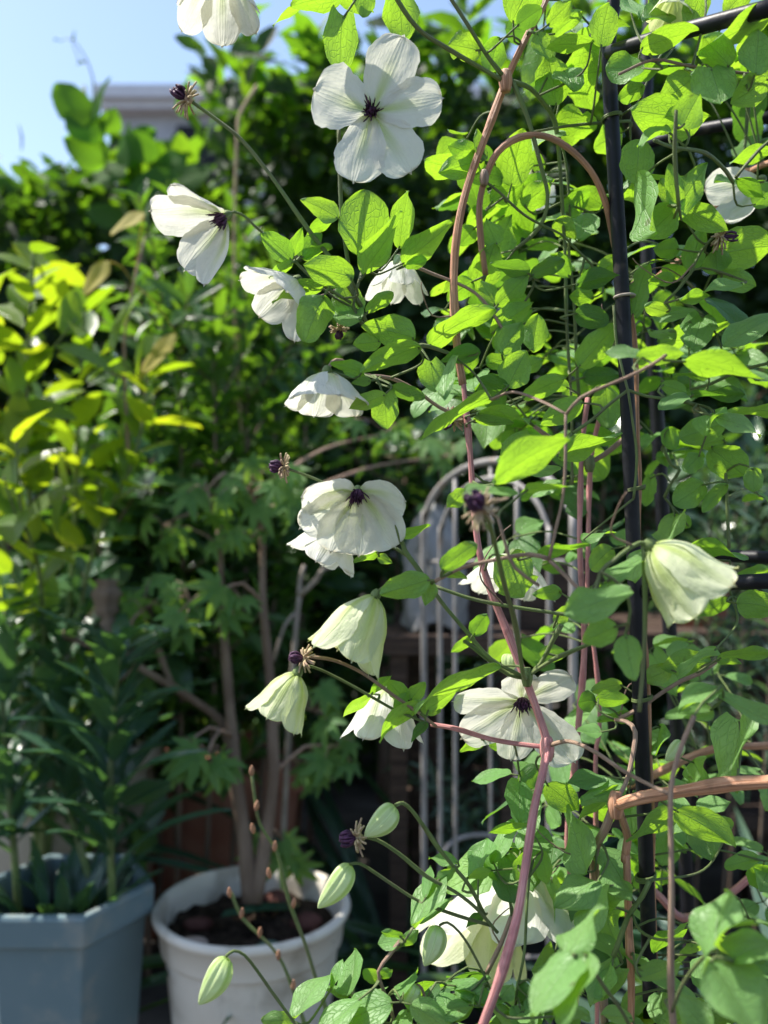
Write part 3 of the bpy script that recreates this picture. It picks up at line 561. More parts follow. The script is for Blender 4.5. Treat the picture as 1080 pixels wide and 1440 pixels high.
cc = P(690, 1225, 1.27); q = np.linspace(0, 2 * np.pi, 40); mb = MB(); tube(mb, np.stack([cc[0] + .062 * np.cos(q), cc[1] + .05 * np.sin(q) + .06, cc[2] + .012 * np.sin(q)], -1), .0038, 8); mb.build("hoop", M['white_metal'], wt)

# black trellis frame that carries the clematis
bt = thing("black_trellis", (.15, .56, 0), "black coated metal trellis frame that carries the clematis", "trellis")
def bar(name, pts, r):
    mb = MB(); tube(mb, spline(pts, .02), r, 16); mb.build(name, M['black'], bt)
FP = [P(930, 2610, .56), P(922, 1900, .56), P(912, 1320, .56), P(882, 560, .56), P(868, 300, .56), P(858, 130, .56), P(856, 60, .56), P(860, 20, .558), P(872, -20, .555), P(890, -60, .55)]
BPp = [P(985, 2100, .77), P(973, 1500, .77), P(966, 1250, .77), P(940, 860, .77), P(918, 480, .77), P(910, 340, .77), P(908, 130, .77), P(916, 10, .77), P(922, -60, .77)]
bar("post", FP, .0047); bar("post", BPp, .0060)
bar("rail", [P(857, 74, .552), P(960, 44, .50), P(1110, 4, .45)], .0045)
bar("rail", [P(868, 112, .575), P(880, 160, .64), P(910, 226, .762)], .0050)
bar("rail", [P(905, 205, .765), P(960, 187, .73), P(1100, 162, .66)], .0046)
bar("rail", [P(897, 833, .562), P(985, 822, .53), P(1110, 816, .49)], .0045)
bar("rail", [P(936, 778, .765), P(1000, 781, .73), P(1110, 785, .68)], .0050)
bar("rail", [P(897, 833, .566), P(915, 800, .66), P(936, 779, .762)], .0048)
M_RING = MB(); c = P(886, 417, .56); q = np.linspace(0, 2 * np.pi, 20); tube(M_RING, np.stack([c[0] - .0035 + .0062 * np.cos(q), c[1] + .0062 * np.sin(q), c[2] + .0005 * np.cos(q)], -1), .0009, 6); M_RING.build("tie", M['twig'], bt)
for (px, py, n) in ((908, 1237, 3), (893, 690, 2), (860, 168, 2), (903, 985, 2)):
    M_RING = MB(); c = P(px, py, .56); q = np.linspace(0, 2 * np.pi * n, 20 * n); tube(M_RING, np.stack([c[0] + .0060 * np.cos(q), c[1] + .0060 * np.sin(q), c[2] + .0011 * q / 6.28 + .0012 * np.cos(q)], -1), .0007, 6); M_RING.build("twining_stalk", M['stem_g'], bt)

# budding sprigs in front of the white pot
def sprig(label, pts, buds, d):
    t = thing("budding_sprig", P(*pts[0], d), label, "sprig", "budding sprigs in front of the white pot")
    pth = spline([P(x, y, d) for x, y in pts], .008); mb = MB(); tube(mb, pth, np.linspace(.0022, .0013, len(pth)) * (1 + .12 * np.sin(np.arange(len(pth)) * .5)), 8); mb.build("stem", M['stem_g'], t)
    for (x, y, s) in buds:
        mb = MB(); a = P(x, y + 7, d); b = P(x + s, y - 7, d - .003); pp = spline([a, (a + b) / 2, b], .001); tube(mb, pp, .0019 * np.sin(np.linspace(.35, 2.95, len(pp))) + .0003, 8); mb.build("bud", M['stem_b'], t)
sprig("tall green sprig with pink buds rising in front of the white pot", [(540, 1640), (480, 1480), (447, 1385), (430, 1330), (405, 1262), (390, 1200), (366, 1160), (358, 1120), (354, 1085)], [(354, 1084, 0), (360, 1133, 2), (386, 1190, 1), (412, 1270, 2), (357, 1165, -3), (380, 1228, -3)], .74)
sprig("shorter green sprig with pink buds in front of the white pot", [(480, 1640), (440, 1480), (412, 1392), (392, 1345), (365, 1315), (340, 1290), (325, 1255)], [(324, 1255, -2), (339, 1284, 2), (365, 1311, 1), (391, 1343, 1), (412, 1385, 1)], .78)
sprig("short pink tipped sprig beside the right side of the white pot", [(520, 1640), (505, 1480), (497, 1400), (495, 1358)], [(495, 1350, 1)], .78)

# ------------------------------------------------------------------ the clematis
CL = thing("clematis", (.10, .56, 0), "white flowered clematis vine with ovate green leaves climbing over the black trellis", "climbing plant")
STEM_PTS = []
def stem(pts, d, r, mat, ridge=0.0, attach=True, name="stem", r1=None):
    """pts in photo pixels; d one depth, or (start, end), or one per point; r in pixels at that depth (half width)"""
    n = len(pts); dd = np.interp(np.linspace(0, 1, n), np.linspace(0, 1, np.size(d)), np.atleast_1d(d))
    pth = spline([P(x, y, q) for (x, y), q in zip(pts, dd)], .005); L = len(pth)
    pth = pth + np.stack([np.sin(np.arange(L) * .31 + pts[0][0]), np.cos(np.arange(L) * .23), np.sin(np.arange(L) * .19 + 1)], -1) * .0005
    rr = np.linspace(r, r if r1 is None else r1, L) * pth[:, 1] / F; rr = rr * (1 + .05 * np.sin(np.arange(L) * .7 + pts[0][1]))
    mb = MB(); k = 20 if r > 3.5 else 10; rr = rr * (1 + .11 * np.sin(np.arange(L) * .083 + pts[-1][0]) + .22 * np.exp(-(((np.arange(L) + int(pts[0][0])) % 23 - 11) / 1.6)**2) * (r > 2.5)); tube(mb, pth, rr, k, ridge=ridge, nr=6); mb.build(name, M[mat], CL)
    if attach: STEM_PTS.append(pth)
    return pth
S1 = [(775, -40), (768, 0), (742, 52), (714, 108), (690, 168), (663, 245), (645, 320), (637, 395), (641, 470), (652, 540)]
stem(S1, (.56, .545), 5.0, 'stem_b', .10)
stem([(649, 525), (657, 590), (663, 650), (666, 715), (673, 775), (690, 830), (715, 890), (741, 962), (758, 1012), (771, 1052)], (.545, .51), 4.2, 'stem_p', .08, r1=5.0)
stem([(771, 1050), (766, 1080), (750, 1140), (738, 1215), (728, 1285), (709, 1360), (680, 1440), (650, 1520), (640, 1700), (650, 2000), (690, 2420)], (.51, .495, .48, .468, .458, .452, .45, .46, .50, .55, .6), 6.0, 'stem_p', .04)
def node(px, py, d, r, mat='stem_b'):
    mb = MB(); c = P(px, py, d); pp = spline([c + [0, 0, -r * 1.6], c, c + [0, 0, r * 1.6]], .001); tube(mb, pp, r * (.55 + .45 * np.sin(np.linspace(.2, 2.94, len(pp)))), 12); mb.build("node", M[mat], CL)
node(711, 114, .546, .0042); node(769, 1053, .51, .0043, 'stem_p'); node(866, 1132, .50, .0046); node(741, 952, .515, .0034, 'stem_g'); node(681, 250, .55, .003, 'stem_m'); node(829, 652, .6, .0036, 'stem_g')
stem([(684, 388), (676, 340), (673, 290), (682, 250), (700, 214), (730, 193), (765, 190), (798, 206), (830, 240), (850, 283), (860, 325), (872, 385), (888, 450), (894, 520), (897, 600), (898, 680), (896, 745), (905, 900), (915, 1100), (922, 1500), (930, 2500)], (.56, .55, .555, .575, .575, .58), 4.1, 'stem_b', .06)
stem([(545, -25), (585, 38), (630, 70), (706, 112)], (.50, .545), 3.0, 'stem_g', r1=3.4)
stem([(622, -20), (655, 33), (682, 76), (708, 108)], (.52, .545), 2.8, 'stem_g', r1=3.2)
stem([(722, 116), (742, 168), (757, 225), (770, 275), (765, 308), (752, 328), (725, 350)], (.546, .57), 3.0, 'stem_g')
stem([(717, 114), (745, 125), (765, 148), (780, 172), (788, 230), (792, 320), (797, 430), (802, 560), (806, 680)], (.546, .58, .60), 3.0, 'stem_g', r1=2.2)
stem([(780, 172), (797, 240), (803, 330), (800, 350), (806, 420), (815, 560)], (.585, .62), 2.2, 'stem_g')
stem([(750, 186), (800, 178), (850, 173), (885, 170)], (.555, .58), 2.2, 'stem_g')
stem([(266, 142), (300, 166), (340, 197), (380, 245), (413, 293), (437, 328), (462, 360), (490, 400), (508, 430)], (.50, .515), 2.7, 'stem_g', r1=3.2)
stem([(318, 303), (330, 299), (345, 305), (358, 318), (373, 331), (412, 366), (440, 392), (495, 425)], (.49, .51), 2.2, 'stem_g')
stem([(477, 180), (477, 232), (479, 300), (488, 360), (500, 420)], (.50, .515), 3.2, 'stem_g')
stem([(513, 372), (505, 400), (498, 430), (508, 455)], .512, 2.2, 'stem_g')
stem([(508, 428), (516, 455), (540, 480), (560, 500), (592, 486), (640, 500)], (.515, .54), 2.6, 'stem_g')
stem([(415, 393), (440, 398), (470, 420), (508, 440)], (.51, .515), 1.8, 'stem_g')
stem([(560, 364), (575, 372), (610, 387), (640, 398), (668, 412), (690, 435), (712, 470)], .548, 2.3, 'stem_m')
stem([(460, 522), (466, 510), (480, 508), (510, 527), (550, 532), (585, 548), (618, 572), (660, 590)], (.50, .545), 2.4, 'stem_m')
stem([(712, 460), (735, 430), (752, 400), (745, 385)], .56, 2.0, 'stem_g')
stem([(680, 255), (700, 270), (740, 305), (790, 330), (805, 345), (830, 370), (845, 395)], (.55, .58), 1.9, 'stem_g')
# right hand thick wood
stem([(1130, 1097), (1080, 1101), (1020, 1104), (960, 1112), (900, 1121), (866, 1132)], (.44, .50), 11, 'stem_b', .05, r1=8)
stem([(866, 1130), (852, 1165), (838, 1190), (834, 1215), (840, 1300), (850, 1450), (880, 2300)], (.50, .56), 5.5, 'stem_m', .03, r1=5)
stem([(868, 1135), (882, 1180), (878, 1210), (885, 1300), (900, 2200)], .515, 5, 'stem_b', .03)
stem([(866, 1128), (880, 1105), (888, 1070), (892, 1030), (880, 1015), (865, 1012)], (.50, .54), 3.6, 'stem_m')
stem([(1140, 1165), (1080, 1212), (1040, 1245), (1000, 1274), (960, 1290), (930, 1262), (905, 1240)], .66, 4.6, 'stem_p', .05)
stem([(1120, 1049), (1060, 1050), (1010, 1052), (965, 1066), (920, 1088), (880, 1105)], .68, 5.0, 'stem_b', .05)
# foreground strands
stem([(978, 1008), (957, 1060), (944, 1112), (942, 1200), (944, 1310), (947, 1425), (960, 1600), (960, 1900)], (.415, .40), 3.8, 'stem_m', r1=5.0)
stem([(605, 1020), (640, 1026), (690, 1040), (735, 1047), (770, 1050)], (.53, .51), 3.4, 'stem_p', r1=3.8)
stem([(772, 1050), (800, 1044), (835, 1058), (880, 1086), (940, 1114)], (.51, .43), 3.4, 'stem_m', r1=3.0)
stem([(797, 583), (795, 650), (790, 700), (780, 745), (771, 787)], .43, 2.6, 'stem_m')
stem([(797, 583), (762, 566), (720, 552), (690, 562)], (.43, .48), 2.2, 'stem_m')
stem([(797, 584), (818, 560), (850, 545), (880, 532), (915, 514), (935, 500)], (.43, .41), 2.6, 'stem_m')
stem([(680, 722), (692, 750), (703, 790), (712, 830), (724, 880), (736, 945), (741, 955)], (.37, .515), 3.6, 'stem_g', r1=2.8)
stem([(700, 730), (712, 770), (725, 800), (760, 825)], .42, 2.4, 'stem_m')
stem([(772, 787), (800, 815), (815, 830), (845, 850)], (.43, .41), 3.0, 'stem_m')
stem([(612, 818), (650, 800), (700, 788), (745, 780), (772, 786)], (.46, .43), 3.0, 'stem_m')
stem([(828, 560), (822, 600), (816, 660), (815, 740), (818, 810), (821, 900), (816, 1000), (806, 1090), (798, 1150), (810, 1400), (840, 2300)], .60, 3.8, 'stem_p', .05)
stem([(850, 560), (836, 620), (831, 660), (827, 740), (826, 830), (838, 930), (842, 1020), (838, 1200), (850, 2200)], .62, 3.2, 'stem_p', .05)
stem([(829, 652), (805, 632), (775, 618), (750, 600)], .6, 3.2, 'stem_m'); stem([(829, 652), (850, 640), (872, 622), (900, 600)], .6, 3.4, 'stem_m')
# flower stalks in the middle
stem([(560, 745), (568, 775), (590, 805), (622, 848), (655, 885), (690, 925), (738, 952)], (.50, .515), 3.0, 'stem_g', r1=3.2)
stem([(505, 690), (530, 700), (552, 725), (565, 765)], .50, 2.2, 'stem_g')
stem([(475, 737), (510, 750), (545, 765), (572, 782)], .52, 2.2, 'stem_g')
stem([(403, 660), (425, 668), (450, 678), (500, 700)], (.50, .51), 2.0, 'stem_g')
stem([(530, 835), (538, 828), (550, 826), (580, 820), (615, 818)], (.49, .475), 2.6, 'stem_g')
stem([(612, 826), (660, 842), (710, 852), (785, 862), (830, 868)], .52, 2.4, 'stem_g')
stem([(436, 925), (470, 930), (510, 947), (550, 975), (590, 1003), (612, 1020)], (.49, .525), 2.4, 'stem_m')
stem([(420, 944), (430, 938), (450, 943), (490, 963), (530, 985), (560, 1000), (600, 1015)], (.49, .525), 2.2, 'stem_g')
stem([(545, 966), (560, 962), (580, 985), (600, 1012)], .535, 2.0, 'stem_g')
stem([(741, 955), (715, 950), (690, 932), (650, 900)], .515, 2.8, 'stem_g'); stem([(741, 953), (760, 935), (775, 905), (788, 880)], (.515, .50), 3.0, 'stem_g'); stem([(741, 953), (775, 930), (800, 918), (830, 905)], (.515, .48), 2.6, 'stem_g')
stem([(509, 1178), (530, 1183), (560, 1202), (600, 1233), (640, 1253), (672, 1277), (700, 1310)], (.48, .51), 2.6, 'stem_g')
stem([(555, 1134), (566, 1131), (580, 1142), (598, 1165), (618, 1193), (640, 1220), (660, 1245), (680, 1285)], (.48, .51), 2.6, 'stem_g')
stem([(491, 1217), (505, 1216), (525, 1228), (555, 1247), (590, 1267), (640, 1285), (690, 1300)], (.48, .51), 2.4, 'stem_g')
stem([(318, 1347), (330, 1339), (345, 1345), (362, 1366), (382, 1395), (400, 1420), (420, 1450), (450, 1520)], (.46, .48), 2.4, 'stem_g')
stem([(617, 1303), (628, 1299), (645, 1312), (665, 1340), (688, 1385), (700, 1430), (700, 1600)], (.49, .51), 1.8, 'stem_g')
stem([(562, 1325), (548, 1345), (533, 1368), (540, 1392), (550, 1420), (556, 1450), (570, 1600)], .49, 2.8, 'stem_m')
stem([(585, 1386), (592, 1392), (597, 1410), (600, 1440), (610, 1560)], .49, 2.0, 'stem_m')
stem([(912, 767), (898, 765), (880, 775), (862, 790), (845, 806), (835, 850)], (.42, .41), 3.2, 'stem_g')
stem([(745, 1235), (742, 1280), (738, 1340), (725, 1400), (722, 1460), (720, 1600)], (.52, .50), 2.2, 'stem_g'); stem([(720, 1290), (705, 1330), (685, 1370)], .53, 3, 'stem_m')
stem([(915, 1240), (905, 1262), (888, 1285), (880, 1300), (862, 1345)], .5, 3.4, 'stem_g'); stem([(888, 1287), (900, 1310), (925, 1322), (960, 1320)], (.5, .45), 2.2, 'stem_g')
stem([(947, 1425), (962, 1385), (985, 1350), (1005, 1336), (1028, 1350)], (.40, .355), 2.6, 'stem_g'); stem([(905, 1500), (878, 1430), (850, 1385), (826, 1350), (805, 1342)], (.44, .37), 2.4, 'stem_g')
stem([(845, 806), (862, 815), (880, 832), (888, 860), (880, 895)], .41, 2.2, 'stem_g'); stem([(978, 1008), (990, 990), (1010, 972), (1015, 966)], (.415, .43), 2.2, 'stem_g')
# upper right strands
stem([(950, 155), (948, 205), (950, 245), (955, 290)], (.46, .48), 2.6, 'stem_g'); stem([(920, 198), (948, 208), (990, 215), (1015, 235), (1030, 255)], (.47, .55), 2.6, 'stem_g')
stem([(1120, 180), (1080, 200), (1050, 232), (1036, 250)], .55, 2.4, 'stem_g'); stem([(1120, 225), (1080, 230), (1058, 240), (1036, 250), (980, 330), (960, 360), (930, 385), (915, 400)], (.60, .70), 4.4, 'stem_b')
stem([(1005, 333), (985, 355), (970, 385), (955, 405), (935, 425)], .54, 2.2, 'stem_g'); stem([(955, 405), (975, 380), (1000, 380), (1030, 390)], .54, 1.8, 'stem_g')
stem([(870, 105), (920, 85), (962, 92), (1000, 98), (1060, 105)], .49, 2.4, 'stem_m')
stem([(862, 430), (866, 480), (878, 530), (884, 550), (890, 590), (895, 640), (890, 700)], .535, 2.2, 'stem_g'); stem([(884, 550), (860, 568), (835, 590), (805, 610)], .535, 2.2, 'stem_g'); stem([(884, 549), (910, 558), (940, 562), (980, 570)], .54, 2.2, 'stem_g'); stem([(1080, 512), (1040, 522), (1000, 540), (970, 548)], (.56, .6), 2.2, 'stem_g')
stem([(930, 535), (950, 555), (975, 570), (1000, 590), (1015, 640), (1022, 680), (1025, 770)], .57, 2.2, 'stem_g'); stem([(933, 630), (945, 655), (957, 662), (945, 680), (935, 700)], .6, 2.6, 'stem_g')
stem([(1010, 930), (985, 948), (960, 958), (930, 975), (900, 995), (870, 1010)], .56, 3.0, 'stem_m'); stem([(905, 770), (906, 850), (905, 930), (900, 1000)], .42, 3.0, 'stem_g'); stem([(1028, 790), (1030, 840), (1060, 846)], .55, 2.0, 'stem_g')
ALLP = np.vstack(STEM_PTS)

# --- leaves: base x, base y, tip x, tip y, apparent width, depth, kind ; sign of width < 0 : the upper side faces the viewer
O, R_, HT, LB, LN = 'ovate', 'round', 'heart', 'lobed', 'lance'
LEAVES = [
(482,22,476,98,58,.5,HT),(482,-6,408,6,38,.5,O),(515,-25,509,23,32,.54,O),(560,-22,568,46,50,.55,O),(672,72,632,58,44,.53,LB),(702,52,688,98,36,.56,R_),(720,32,748,-22,52,.54,O),(727,36,760,17,30,.53,R_),(770,36,800,10,28,.54,O),
(778,50,816,18,22,.57,O),(755,45,774,79,28,.54,O),(836,58,766,64,24,.54,LN),(845,66,850,12,40,.55,R_),(783,148,768,86,50,.56,O),(797,108,846,100,74,.58,LB),(783,178,838,176,56,.58,LB),(876,186,834,206,42,.6,R_),(672,218,630,204,30,.56,O),(682,224,615,242,38,.555,O),
(681,226,669,184,18,.56,O),(719,262,729,191,52,.57,R_),(940,20,897,46,-26,.53,O),(882,-2,875,60,-20,.52,LN),(900,68,980,43,36,.49,O),(1092,22,983,56,36,.46,O),(1026,95,984,58,44,.47,R_),(1062,106,1066,44,46,.47,R_),(906,96,853,92,-34,.52,R_),(943,92,886,106,15,.52,LN),
(975,110,924,148,46,.49,O),(961,178,980,133,46,.465,R_),(957,166,884,156,56,.5,O),(938,186,997,160,42,.5,O),(1000,95,1012,152,70,.48,HT),(1082,110,1030,142,44,.49,O),(936,178,879,226,-13,.5,LN),(900,195,894,258,50,.52,R_),(1086,214,1026,223,24,.55,O),(905,120,869,142,28,.54,R_),(990,-20,975,32,36,.5,O),(1020,20,1050,-16,34,.48,O),(930,-5,905,18,24,.55,O),(880,240,905,250,26,.58,R_),
(476,307,426,278,32,.505,O),(470,307,428,327,17,.505,O),(513,361,513,275,72,.5,R_),(562,350,570,276,34,.515,O),(512,388,563,305,36,.51,O),(566,372,633,317,36,.53,O),(566,372,600,366,22,.53,R_),(410,366,372,329,34,.5,R_),(412,360,425,320,18,.5,O),(421,362,453,329,28,.505,O),(424,362,467,346,18,.505,O),
(412,368,377,389,17,.5,O),(497,392,428,370,46,.495,O),(457,400,382,424,28,.495,O),(455,416,427,481,56,.49,O),(502,445,478,398,46,.515,R_),(508,450,465,434,-30,.5,O),(515,440,551,410,20,.51,O),(584,476,511,452,46,.49,O),(592,487,504,516,32,.495,O),(536,480,496,482,28,.5,O),(512,525,466,508,26,.5,LB),(522,535,494,538,14,.5,O),(543,555,490,570,25,.5,O),(540,555,544,602,50,.5,HT),(548,545,598,557,20,.51,O),(606,508,613,551,48,.52,HT),
(603,486,688,428,36,.53,O),(640,500,616,570,-20,.5,LN),(676,495,618,502,27,.54,O),(672,498,638,527,25,.545,O),(692,560,585,604,28,.5,O),(697,492,721,451,28,.55,O),(705,498,733,453,42,.545,O),(748,495,757,442,36,.56,R_),(715,545,736,493,46,.545,O),(715,548,671,530,22,.54,O),(730,520,762,508,24,.56,O),(735,560,795,527,28,.55,O),(670,580,747,592,26,.53,O),(665,590,722,596,15,.535,O),
(820,565,758,596,36,.56,O),(800,545,762,538,22,.57,O),(722,658,736,602,50,.54,O),(692,678,792,607,46,.40,O),(785,645,874,606,28,.52,O),(852,540,856,603,40,.60,R_),(814,516,868,454,40,.58,O),(808,440,856,452,34,.57,R_),(820,530,873,528,28,.58,O),(895,505,962,494,30,.42,O),(900,500,853,487,-20,.42,O),(960,508,1098,530,28,.43,O),(1092,446,1002,485,-30,.55,O),(1000,525,945,527,16,.55,O),(930,540,968,552,22,.55,O),(966,555,919,574,-20,.52,O),(972,555,1044,554,17,.53,O),
(1006,580,981,604,-30,.52,O),(1018,595,958,616,40,.55,R_),(1092,580,1018,576,24,.54,O),(1005,585,1062,608,-28,.52,O),(1020,618,984,626,24,.57,O),(1000,630,1052,668,50,.57,R_),(985,640,961,663,28,.55,R_),(940,600,948,632,26,.6,R_),(1060,657,1062,691,28,.55,R_),(990,680,953,710,40,.57,R_),(1022,680,993,720,20,.56,O),(950,725,925,756,-36,.6,R_),(970,742,942,722,22,.6,O),(962,770,1052,778,20,.55,O),(915,670,913,712,24,.63,LB),(818,760,870,742,-15,.55,O),(862,770,828,800,34,.58,O),(906,774,877,812,-34,.48,O),
(853,816,932,778,-24,.41,O),(887,830,788,860,-40,.40,O),(868,880,818,902,40,.41,O),(880,893,888,956,40,.41,R_),(1028,845,976,866,24,.55,O),(1036,848,1088,852,44,.54,R_),(1032,812,1086,800,16,.55,O),(1008,913,942,938,-15,.52,O),(1010,926,1082,910,15,.52,O),(1008,928,1042,930,15,.53,O),(1000,930,928,936,36,.56,O),(945,940,908,958,30,.57,R_),(1012,966,943,985,-28,.43,O),(1002,998,932,1006,-28,.43,O),(1040,1012,993,1082,-54,.5,HT),(1008,978,1088,1010,-24,.43,O),(838,985,812,988,30,.56,R_),(838,982,886,985,24,.55,O),(875,962,830,970,22,.56,O),(890,1008,838,1012,16,.56,O),
(846,1030,811,1028,-20,.53,O),(930,1022,910,1052,-26,.58,R_),(856,1092,794,1098,-24,.52,O),(880,1106,813,1118,-30,.51,O),(876,1108,807,1152,20,.515,O),(768,1103,814,1140,40,.54,O),(765,1080,726,1108,30,.55,O),(745,1160,687,1171,12,.52,O),(692,1215,731,1167,-22,.54,O),(672,1237,685,1194,-34,.53,O),(692,1222,659,1251,11,.53,O),(706,1238,680,1212,-26,.54,R_),(826,1228,811,1156,-44,.5,O),(842,1240,775,1262,-40,.49,O),(842,1245,888,1250,-58,.5,R_),(846,1243,809,1298,-40,.49,O),(730,1195,778,1176,-34,.53,R_),(760,1195,770,1245,24,.53,O),(742,1195,730,1246,26,.52,O),(845,1190,870,1228,-36,.54,O),(876,1228,890,1190,-24,.55,O),
(956,1140,881,1183,28,.5,O),(950,1140,1035,1184,46,.48,O),(1030,1165,1000,1145,22,.52,R_),(975,1070,978,1094,-34,.56,R_),(1005,1332,1042,1278,-62,.36,HT),(995,1350,1048,1415,-72,.35,R_),(1030,1350,1092,1330,-55,.36,O),(800,1342,854,1294,-42,.37,O),(812,1345,733,1392,-52,.37,O),(826,1340,774,1398,-44,.37,O),(898,1376,964,1360,-34,.47,R_),(846,1406,863,1370,-38,.48,O),(780,1430,830,1425,-32,.46,R_),(890,1432,846,1428,-24,.47,O),(945,1400,992,1430,-36,.42,O),(850,1284,876,1352,34,.52,O),
(412,1432,456,1390,-34,.48,O),(414,1436,367,1434,24,.48,O),(489,1401,498,1362,-36,.49,R_),(492,1400,455,1394,-18,.49,O),(466,1392,479,1362,-13,.49,O),(507,1404,438,1442,-30,.48,O),(566,1322,531,1325,-22,.49,O),(565,1330,589,1304,18,.49,O),(566,1318,536,1308,12,.49,O),(582,1304,637,1241,-34,.49,O),(600,1262,606,1230,-16,.495,O),(590,1300,635,1270,-18,.5,O),(532,1380,510,1358,20,.5,O),(534,1374,552,1358,16,.5,O),(646,1212,603,1208,-17,.5,O),(615,1238,640,1220,18,.5,O),(655,1235,690,1222,12,.52,O),(680,1285,655,1305,14,.52,O),
(605,815,534,836,40,.46,O),(608,818,598,852,22,.47,O),(563,757,604,736,16,.5,O),(532,776,496,791,16,.52,O),(530,782,552,792,14,.52,O),(620,800,670,764,28,.44,O),(622,802,658,812,16,.45,O),(716,782,737,840,70,.5,LB),(755,780,826,764,16,.46,O),(738,690,804,677,16,.42,O),(652,692,730,690,-20,.39,O),(656,690,628,714,26,.5,O),(738,668,792,655,-20,.52,O),(790,832,748,836,22,.55,O),(665,893,684,861,26,.51,O),(668,897,632,914,17,.51,O),(704,935,578,992,26,.50,O),
(525,974,482,1009,15,.52,O),(522,976,550,947,14,.52,O),(573,986,543,954,26,.53,O),(576,985,598,958,24,.53,O),(590,985,529,1042,24,.52,O),(600,1016,577,1044,14,.52,O),(600,1000,645,962,24,.53,O),(590,992,620,1000,20,.53,O),(556,1000,572,972,18,.53,O),(683,1040,646,1056,17,.54,O),(688,1042,726,1060,18,.54,O),(795,920,758,918,24,.52,O),(782,878,800,850,22,.53,O),(540,1440,512,1420,-24,.49,R_),(575,1420,556,1445,-26,.49,R_),(600,1425,628,1400,-24,.49,O),(640,1440,668,1412,-28,.49,O),(660,1395,690,1380,-20,.5,R_),(650,1410,632,1425,-22,.5,R_),(740,1400,775,1420,-30,.5,O),(720,1415,745,1440,-28,.49,R_),(695,1420,722,1395,-26,.5,O),(760,1435,735,1400,-26,.5,O),
(700,345,681,310,32,.57,O),(700,360,716,300,40,.58,O),(640,395,622,410,14,.56,O),(690,285,735,262,36,.58,O),(735,290,772,260,38,.59,O),(668,320,645,345,26,.57,O),(665,395,628,420,34,.56,O),(673,410,690,350,44,.57,O),(690,470,745,425,34,.55,O),(745,385,690,367,26,.545,O),(747,387,792,365,24,.545,O),(697,430,675,395,28,.55,O),(699,430,742,388,32,.55,O),(810,400,868,385,28,.55,O),(838,385,880,360,26,.58,O),(800,390,780,360,24,.57,R_),(795,300,830,270,34,.6,O),(850,290,800,262,30,.6,O),(780,310,815,330,30,.59,O),(835,420,800,415,28,.58,O),
(955,292,934,238,30,.5,HT),(955,292,995,228,46,.5,HT),(955,292,908,330,44,.52,O),(958,292,1028,318,38,.5,O),(950,288,925,255,26,.54,O),(892,260,890,358,-48,.52,O),(955,350,918,352,30,.55,O),(970,380,985,320,34,.55,O),(1000,360,1090,340,64,.55,R_),(1010,385,1000,355,40,.55,R_),(1010,385,1062,400,32,.54,R_),(1045,398,985,408,-16,.52,O),(955,420,1000,415,18,.53,O),(940,440,905,430,22,.55,O),(890,440,905,375,36,.57,LB),(950,395,910,390,20,.55,O),(1035,250,1075,280,22,.55,O),(1060,290,1085,260,30,.56,R_)]

def roll_frame(bx, by, tx, ty, wpx, d, i):
    r = np.random.RandomState(i * 7 + 3); up_face = wpx < 0; wpx = abs(wpx)
    lpx = math.hypot(tx - bx, ty - by); true = max(wpx * (1.7 if up_face else 1), .56 * lpx)
    if wpx >= .56 * lpx and not up_face: true = wpx * 1.06
    b = P(bx, by, d); t_ = P(tx, ty, d); L = t_ - b; ln = np.linalg.norm(L)
    L = L + np.array([0, L[2] * r.uniform(.9, 1.4) if up_face else -L[2] * r.uniform(-.05, .45) + r.uniform(-.12, .12) * ln, 0]); mid = nrm((b + t_) / 2 - np.array([0, 0, H])); S = nrm(np.cross(L, mid)); N0 = nrm(np.cross(S, L))
    if np.dot(N0, mid) > 0: N0 = -N0
    th = math.acos(min(1, wpx / true)); best = None
    for sg in (-1, 1):
        n = N0 * math.cos(th) + np.cross(nrm(L), N0) * math.sin(th) * sg
        sc = n.dot(SUN) * (1 if up_face else -1)
        if best is None or sc > best[0]: best = (sc, n)
    n = best[1]
    Nup = n if (up_face or n[2] > .15) else -n            # upper side of the blade
    if not up_face and by < 1000 and n.dot(SUN) < 0: Nup = -n
    return b, L, Nup, true / F * d, r
def petiole(mb, b, L, r, m=1):
    dist = np.linalg.norm(ALLP - b, axis=1); k = int(np.argmin(dist)); q = ALLP[k]
    if dist[k] > .10: q = b + (q - b) / dist[k] * .10
    mid = (b + q) / 2 + np.array([0, 0, -.08 * dist[k]]) - nrm(L) * .25 * min(dist[k], .04)
    pth = spline([q, mid, b + nrm(L) * .0015], .004); tube(mb, pth, np.linspace(.0008, .00055, len(pth)), 6, m)
built = []
for i, (bx, by, tx, ty, wpx, d, kind) in enumerate(LEAVES):
    r0 = np.random.RandomState(i); d = d + r0.uniform(-.008, .008)
    b, L, N_, wd, r = roll_frame(bx, by, tx, ty, wpx, d, i)
    mb = MB(); blade(mb, b, L, N_, wd, kind, r.uniform(.0, .22), r.uniform(.04, .34), r.normal(0, .4), r.uniform(.05, .20), r.uniform(0, 6), 15, 13)
    petiole(mb, b, L, r); built.append((math.hypot(tx - bx, ty - by) * abs(wpx), i, mb))
built.sort(key=lambda q: -q[0])
REST = MB()
for k, (_, i, mb) in enumerate(built):
    if k < 99: mb.build("leaf", [M['leaf'], M['stem_g']], CL)
    else: REST.merge(mb)
